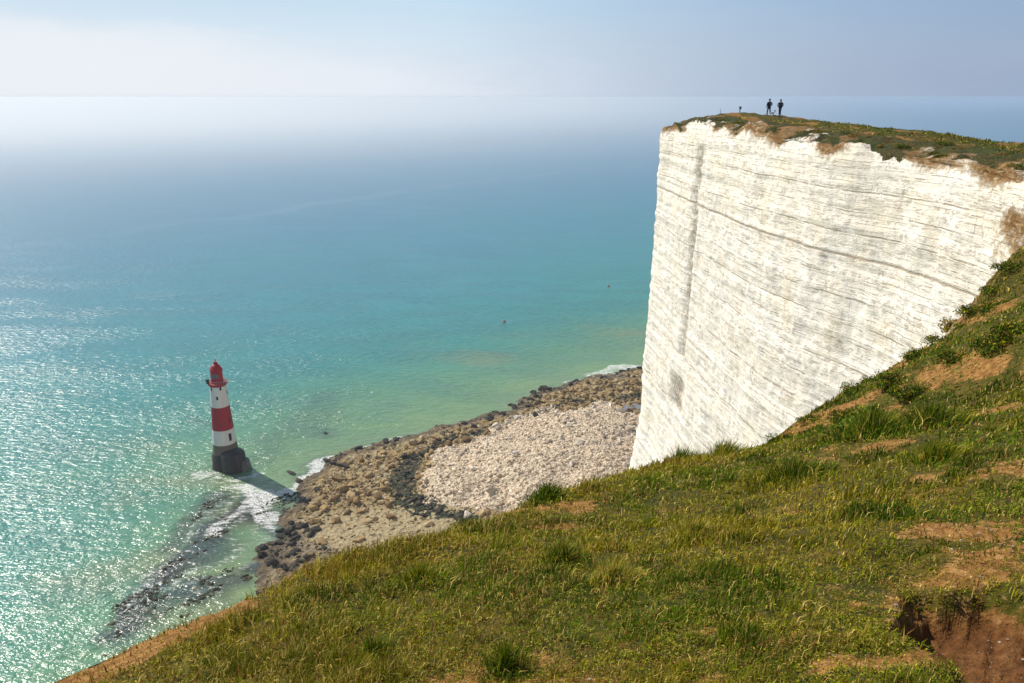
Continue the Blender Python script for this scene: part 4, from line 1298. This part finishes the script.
PB = [(0.55, C_DARK * .75), (0.25, C_MID), (0.08, C_OLIVE), (0.12, C_BROWN)]
PBB = [(0.30, C_DARK), (0.12, C_OLIVE), (0.40, C_BROWN), (0.18, C_STRAW * .6)]
PY = [(0.30, np.array([.07, .13, .008])), (0.40, np.array([.13, .20, .015])), (0.30, np.array([.22, .25, .02]))]
protos = [bush_mesh('low_bush', 400 + k, 2200, 0.5, 0.36, PB, 0.030) for k in range(3)]
brown = [bush_mesh('low_bush', 420 + k, 2200, 0.5, 0.34, PBB, 0.030) for k in range(2)]
bright = [bush_mesh('low_bush', 440, 1500, 0.5, 0.22, PY, 0.030)]
used = set()


def put_bush(lst, x, y, s, label, group):
    src = lst[rng.integers(len(lst))]
    if src.name in used:
        o = src.copy(); COL.objects.link(o)
    else:
        o = src; used.add(src.name)
    o.location = (x, y, land_z([x], [y])[0] - 0.07 * s)
    o.rotation_euler = (0, 0, rng.uniform(0, 6.28)); o.scale = (s, s, s * rng.uniform(.8, 1.2))
    return tag(o, label, 'bush', group)


for (px_s, py_s, Y, s) in ((852, 405, 20, .9), (842, 425, 17, .8), (895, 400, 18, 1.0), (915, 372, 22, 1.1), (938, 355, 25, 1.2), (962, 350, 24, 1.1), (990, 345, 22, 1.3), (1000, 310, 27, 1.4), (975, 318, 29, 1.2),
                           (1012, 278, 31, 1.5), (992, 300, 30, 1.3), (915, 410, 16, .9), (952, 392, 17, .9), (985, 385, 16, 1.0), (1010, 372, 16.5, 1.1), (870, 392, 21, .8), (812, 428, 18, .7), (932, 330, 30.3, 1.5), (1018, 330, 23, 1.2),
                           (780, 445, 16.8, .6), (900, 440, 13, .7), (838, 455, 13.5, .6)):
    x, y, _ = pix(px_s, py_s, Y)
    put_bush(protos, x, y, s, 'small dark green cushion bush on the slope beside the chalk face', 'dark cushion bushes on the slope')
for (px_s, py_s, Y, s) in ((975, 283, 34.3, 1.9), (1000, 262, 35, 1.8), (958, 318, 31.5, 1.5)):
    x, y, _ = pix(px_s, py_s, Y)
    put_bush(brown, x, y, s, 'brown and green bush on the crumbling edge where slope meets chalk', 'brown bushes on the crumbling edge')
x, y, _ = pix(880, 417, 15); put_bush(bright, x, y, 1.7, 'bright yellow-green leafy plant on the slope above the broad dark tussock', None)
hb = spline(head, 0.9)
cnt = 0
for k in range(85):
    p = hb[rng.integers(4, len(hb) - 2)]
    inl = rng.uniform(1.0, 3.8)
    x, y = p[0] + inl * 0.95 + 0.2, p[1] + inl * 0.25
    put_bush(brown if rng.random() < .55 else protos, x, y, rng.uniform(.45, 1.2), 'low scrubby bush on the broken rim of the white headland', 'scrub along the headland rim')

# ------------------------------------------------------------------ chalk pebbles on the bare earth
pebs = []
for k in range(4):
    me = rock_mesh('pebble', 500 + k, 2, 0.6, 6)
    me.materials.append(rock_mat('chalk_pebble', (0.38, 0.32, 0.24), (0.55, 0.49, 0.40), (0.72, 0.68, 0.60))) if k == 0 else me.materials.append(pebs[0].materials[0])
    pebs.append(me)
k = 0
while k < 190:
    x, y = pit_c[0] + rng.uniform(-0.55, 0.6), pit_c[1] + rng.uniform(-0.75, 0.7)
    if k >= 110:
        q = pix(rng.uniform(560, 1020), 600, rng.uniform(3.3, 7.0)); x, y = q[0], q[1]
        if bare_mask(np.array([x]), np.array([y]), np.array([-3.0]))[0] < 0.35 or pit_mask(np.array([x]), np.array([y]))[0] > 0.02: continue
    elif pit_mask(np.array([x]), np.array([y]))[0] < 0.6: continue
    o = bpy.data.objects.new('pebble', pebs[rng.integers(4)]); COL.objects.link(o)
    s_ = 0.0035 + 0.0085 * rng.random() ** 2.5
    z = land_z([x], [y])[0]
    o.location = (x, y, z + s_ * .3); o.scale = (s_ * rng.uniform(.8, 1.4), s_, s_); o.rotation_euler = (0, 0, rng.uniform(0, 6.28))
    if k < 110: tag(o, 'small pale chalk pebble lying in the dark bare hollow', 'pebble', 'chalk pebbles in the bare hollow')
    else: tag(o, 'small pale chalk pebble lying on bare orange soil beside the grass', 'pebble', 'chalk pebbles on the orange soil')
    k += 1

# ------------------------------------------------------------------ people, dog, posts on the headland
M_skin = simple('skin', (0.42, 0.25, 0.17), 0.6, 0.1)
M_black = simple('black_cloth', (0.012, 0.013, 0.018), 0.85, 0.3, 8)
M_navy = simple('navy_cloth', (0.012, 0.016, 0.035), 0.85, 0.3, 8)
M_jeans = simple('blue_denim', (0.035, 0.060, 0.125), 0.85, 0.3, 8)
M_trous = simple('dark_trousers', (0.022, 0.026, 0.042), 0.85, 0.3, 8)
M_hair = simple('dark_hair', (0.020, 0.014, 0.010), 0.7, 0.3, 8)
M_shoe = simple('dark_shoes', (0.015, 0.013, 0.012), 0.7, 0.3, 8)


def skin(name, verts, edges, radii, mat, parent=None, root=0, sub=1):
    me = bpy.data.meshes.new(name)
    me.from_pydata(verts, edges, [])
    ob = bpy.data.objects.new(name, me)
    COL.objects.link(ob)
    md = ob.modifiers.new('skin', 'SKIN'); md.use_smooth_shade = True
    for k, r_ in enumerate(radii):
        sv = me.skin_vertices[0].data[k]
        sv.radius = (r_, r_) if not isinstance(r_, tuple) else r_
        sv.use_root = (k == root)
    sm = ob.modifiers.new('smooth', 'SUBSURF'); sm.levels = sub; sm.render_levels = sub
    me.materials.append(mat)
    if parent: ob.parent = parent
    return ob


def chain(n, start=0):
    return [(start + k, start + k + 1) for k in range(n - 1)]


def person(x, y, rz, jacket_m, trouser_m, elbows, label, stance=0.10):
    """standing figure facing local +Y; elbows: (elbow, hand) per side in local space"""
    root = empty('person', (x, y, land_z([x], [y])[0]), rz)
    tag(root, label, 'person', 'walkers on the headland')
    v = [(0, 0, .95), (0, 0, 1.12), (0, 0, 1.30), (0, 0, 1.43), (0, .01, 1.52), (0, .02, 1.60), (0, .02, 1.70), (0, .015, 1.77)]
    e = chain(8); r_ = [(.15, .11), (.14, .10), (.17, .11), (.11, .08), .055, .075, .088, .05]
    for s_, (el_, ha_) in zip((-1, 1), elbows):
        b = len(v)
        v += [(s_ * .20, 0, 1.40), (s_ * el_[0], el_[1], el_[2]), (s_ * ha_[0], ha_[1], ha_[2])]
        e += [(3, b), (b, b + 1), (b + 1, b + 2)]
        r_ += [.062, .048, .034]
        # palm, thumb and four fingers
        hx, hy, hz_ = v[-1]
        ex, ey, ez = v[-2]
        dv = Vector((hx - ex, hy - ey, hz_ - ez)).normalized()
        sd_ = dv.cross(Vector((0, 1, 0.2))).normalized()
        p0 = Vector((hx, hy, hz_)) + dv * 0.07
        v.append(tuple(p0)); e.append((b + 2, b + 3)); r_.append(.036)
        for f_, (o_, l_) in enumerate(((-.030, .065), (-.010, .08), (.010, .075), (.030, .055))):
            q = p0 + sd_ * o_ + dv * l_ + Vector((0, .012 * f_, 0))
            v.append(tuple(q)); e.append((b + 3, len(v) - 1)); r_.append(.009)
        q = Vector((hx, hy, hz_)) + dv * 0.05 - sd_ * .055
        v.append(tuple(q)); e.append((b + 2, len(v) - 1)); r_.append(.010)
    for s_ in (-1, 1):
        b = len(v)
        v += [(s_ * .095, 0, .88), (s_ * (stance + .005), .015, .50), (s_ * (stance + .02), -.01, .09), (s_ * (stance + .035), .12, .035)]
        e += [(0, b), (b, b + 1), (b + 1, b + 2), (b + 2, b + 3)]
        r_ += [.088, .060, .045, .035]
    skin('body', v, e, r_, M_skin, root)
    # jacket over torso and arms
    jv = [(0, 0, .86), (0, 0, 1.02), (0, 0, 1.15), (0, 0, 1.30), (0, 0, 1.44), (0, .005, 1.50)]
    je = chain(6); jr = [(.19, .145), (.185, .14), (.175, .135), (.195, .135), (.13, .10), .075]
    for s_, (el_, ha_) in zip((-1, 1), elbows):
        b = len(jv)
        jv += [(s_ * .205, 0, 1.405), (s_ * el_[0], el_[1], el_[2]), (s_ * (ha_[0] * .93 + el_[0] * .07), ha_[1] * .93 + el_[1] * .07, ha_[2] * .93 + el_[2] * .07)]
        je += [(4, b), (b, b + 1), (b + 1, b + 2)]; jr += [.082, .066, .052]
    skin('jacket', jv, je, jr, jacket_m, root, 1)
    tv = [(0, 0, .95), (0, 0, .90)]; te = [(0, 1)]; tr_ = [(.165, .125), (.165, .13)]
    for s_ in (-1, 1):
        b = len(tv)
        tv += [(s_ * .098, 0, .84), (s_ * (stance + .005), .015, .50), (s_ * (stance + .02), -.008, .10)]
        te += [(1, b), (b, b + 1), (b + 1, b + 2)]; tr_ += [.108, .078, .065]
    skin('trousers', tv, te, tr_, trouser_m, root)
    for s_ in (-1, 1):
        skin('shoe', [(s_ * (stance + .02), -.05, .045), (s_ * (stance + .03), .06, .045), (s_ * (stance + .04), .16, .035)], chain(3), [.048, .046, .034], M_shoe, root)
    skin('hair', [(0, -.045, 1.60), (0, -.03, 1.68), (0, -.005, 1.745), (0, .04, 1.765)], chain(4), [.062, .086, .082, .055], M_hair, root, 1)
    # face
    bm = bmesh.new()
    bmesh.ops.create_cone(bm, cap_ends=True, segments=8, radius1=.017, radius2=.006, depth=.05)
    for vv in bm.verts: vv.co = (vv.co.x, .105 + (.012 if vv.co.z < 0 else 0), 1.645 + vv.co.z)
    bm_obj('nose', bm, M_skin, root, True)
    for s_ in (-1, 1):
        bm = bmesh.new(); bmesh.ops.create_uvsphere(bm, u_segments=8, v_segments=6, radius=.013)
        for vv in bm.verts: vv.co += Vector((s_ * .033, .098, 1.675))
        bm_obj('eye', bm, M_dark, root, True)
        bm = bmesh.new(); bmesh.ops.create_uvsphere(bm, u_segments=8, v_segments=6, radius=.022)
        for vv in bm.verts: vv.co = Vector((vv.co.x * .5 + s_ * .088, vv.co.y * .8 + .01, vv.co.z * 1.4 + 1.655))
        bm_obj('ear', bm, M_skin, root, True)
    bm = bmesh.new(); box(bm, (0, .100, 1.605), (.045, .012, .012), 0, .003)
    bm_obj('mouth', bm, simple('lips', (.35, .13, .11)), root)
    return root


p1 = pix(768.3, 116.5, 90.0); p2 = pix(779.3, 117.4, 90.0); p3 = pix(771.6, 116.6, 89.0)
person(p1[0], p1[1], R(4), M_navy, M_trous, (((.27, -.03, 1.13), (.24, .06, .90)), ((.31, -.03, 1.15), (.16, .14, 1.08))), 'person in a dark jacket and dark trousers standing with legs apart beside the small dog', 0.15)
person(p2[0], p2[1], R(-6), M_black, M_jeans, (((.30, -.02, 1.15), (.20, .13, 1.02)), ((.29, -.02, 1.15), (.17, .14, .98))), 'person in a black jacket and blue jeans standing with legs together', 0.05)

dz_ = land_z([p3[0]], [p3[1]])[0]
dog = empty('dog', (p3[0], p3[1], dz_), R(-80))
tag(dog, 'small white dog with a dark head standing between the two walkers', 'dog')
dv_ = [(0, -.22, .34), (0, -.08, .335), (0, .10, .33), (0, .20, .36), (0, .27, .45), (0, .33, .53), (0, .42, .50), (0, -.29, .37), (0, -.36, .46)]
de = [(0, 1), (1, 2), (2, 3), (3, 4), (4, 5), (5, 6), (0, 7), (7, 8)]
dr = [.085, .088, .105, .095, .065, .068, .032, .028, .016]
for s_ in (-1, 1):
    b = len(dv_)
    dv_ += [(s_ * .06, .17, .22), (s_ * .062, .155, .11), (s_ * .062, .17, .025)]
    de += [(2, b), (b, b + 1), (b + 1, b + 2)]; dr += [.042, .028, .026]
    b = len(dv_)
    dv_ += [(s_ * .06, -.17, .24), (s_ * .062, -.25, .13), (s_ * .062, -.235, .025)]
    de += [(0, b), (b, b + 1), (b + 1, b + 2)]; dr += [.055, .026, .026]
skin('body', dv_, de, dr, simple('white_fur', (.70, .67, .62), .9, .15, 9), dog, 1)
M_df = simple('dark_fur', (.03, .022, .018), .9, .3, 9)
for s_ in (-1, 1):
    skin('ear', [(s_ * .045, .30, .585), (s_ * .075, .31, .545), (s_ * .080, .325, .49)], chain(3), [.022, .026, .014], M_df, dog)
skin('head_patch', [(0, .285, .555), (0, .335, .560), (0, .375, .535)], chain(3), [.060, .056, .036], M_df, dog, 1)
bm = bmesh.new(); bmesh.ops.create_uvsphere(bm, u_segments=8, v_segments=6, radius=.016)
for vv in bm.verts: vv.co += Vector((0, .452, .505))
bm_obj('nose', bm, M_dark, dog, True)

# two marker posts out near the point
M_post = simple('weathered_post', (.06, .05, .045), .85, .4, 6)
M_stake = simple('pale_stake', (.22, .19, .18), .85, .4, 6)
for (px_p, py_p, Y, h_, r_, mat, lab, knob) in ((739.7, 113.4, 94, .62, .055, M_post, 'short dark wooden post with a wider head on the clifftop, seaward of the walkers', True),
                                                (720.3, 114.4, 93, .55, .028, M_stake, 'thin pale stake on the clifftop nearest the tip of the headland', False)):
    c = pix(px_p, py_p, Y)
    o = empty('post', (c[0], c[1], land_z([c[0]], [c[1]])[0])); tag(o, lab, 'post')
    bm = bmesh.new(); lathe(bm, [(0, -.15), (r_, -.15), (r_ * .9, h_), (r_ * .5, h_ + .02), (0, h_ + .03)], 10)
    bm_obj('shaft', bm, mat, o, True)
    if knob:
        bm = bmesh.new(); box(bm, (.02, 0, h_ - .08), (.26, .10, .30), .3, .02)
        bm_obj('head', bm, mat, o)
    else:
        bm = bmesh.new(); lathe(bm, [(0, h_ - .07), (r_ * 1.5, h_ - .07), (r_ * 1.5, h_ - .02), (0, h_ - .015)], 10)
        bm_obj('collar', bm, mat, o)
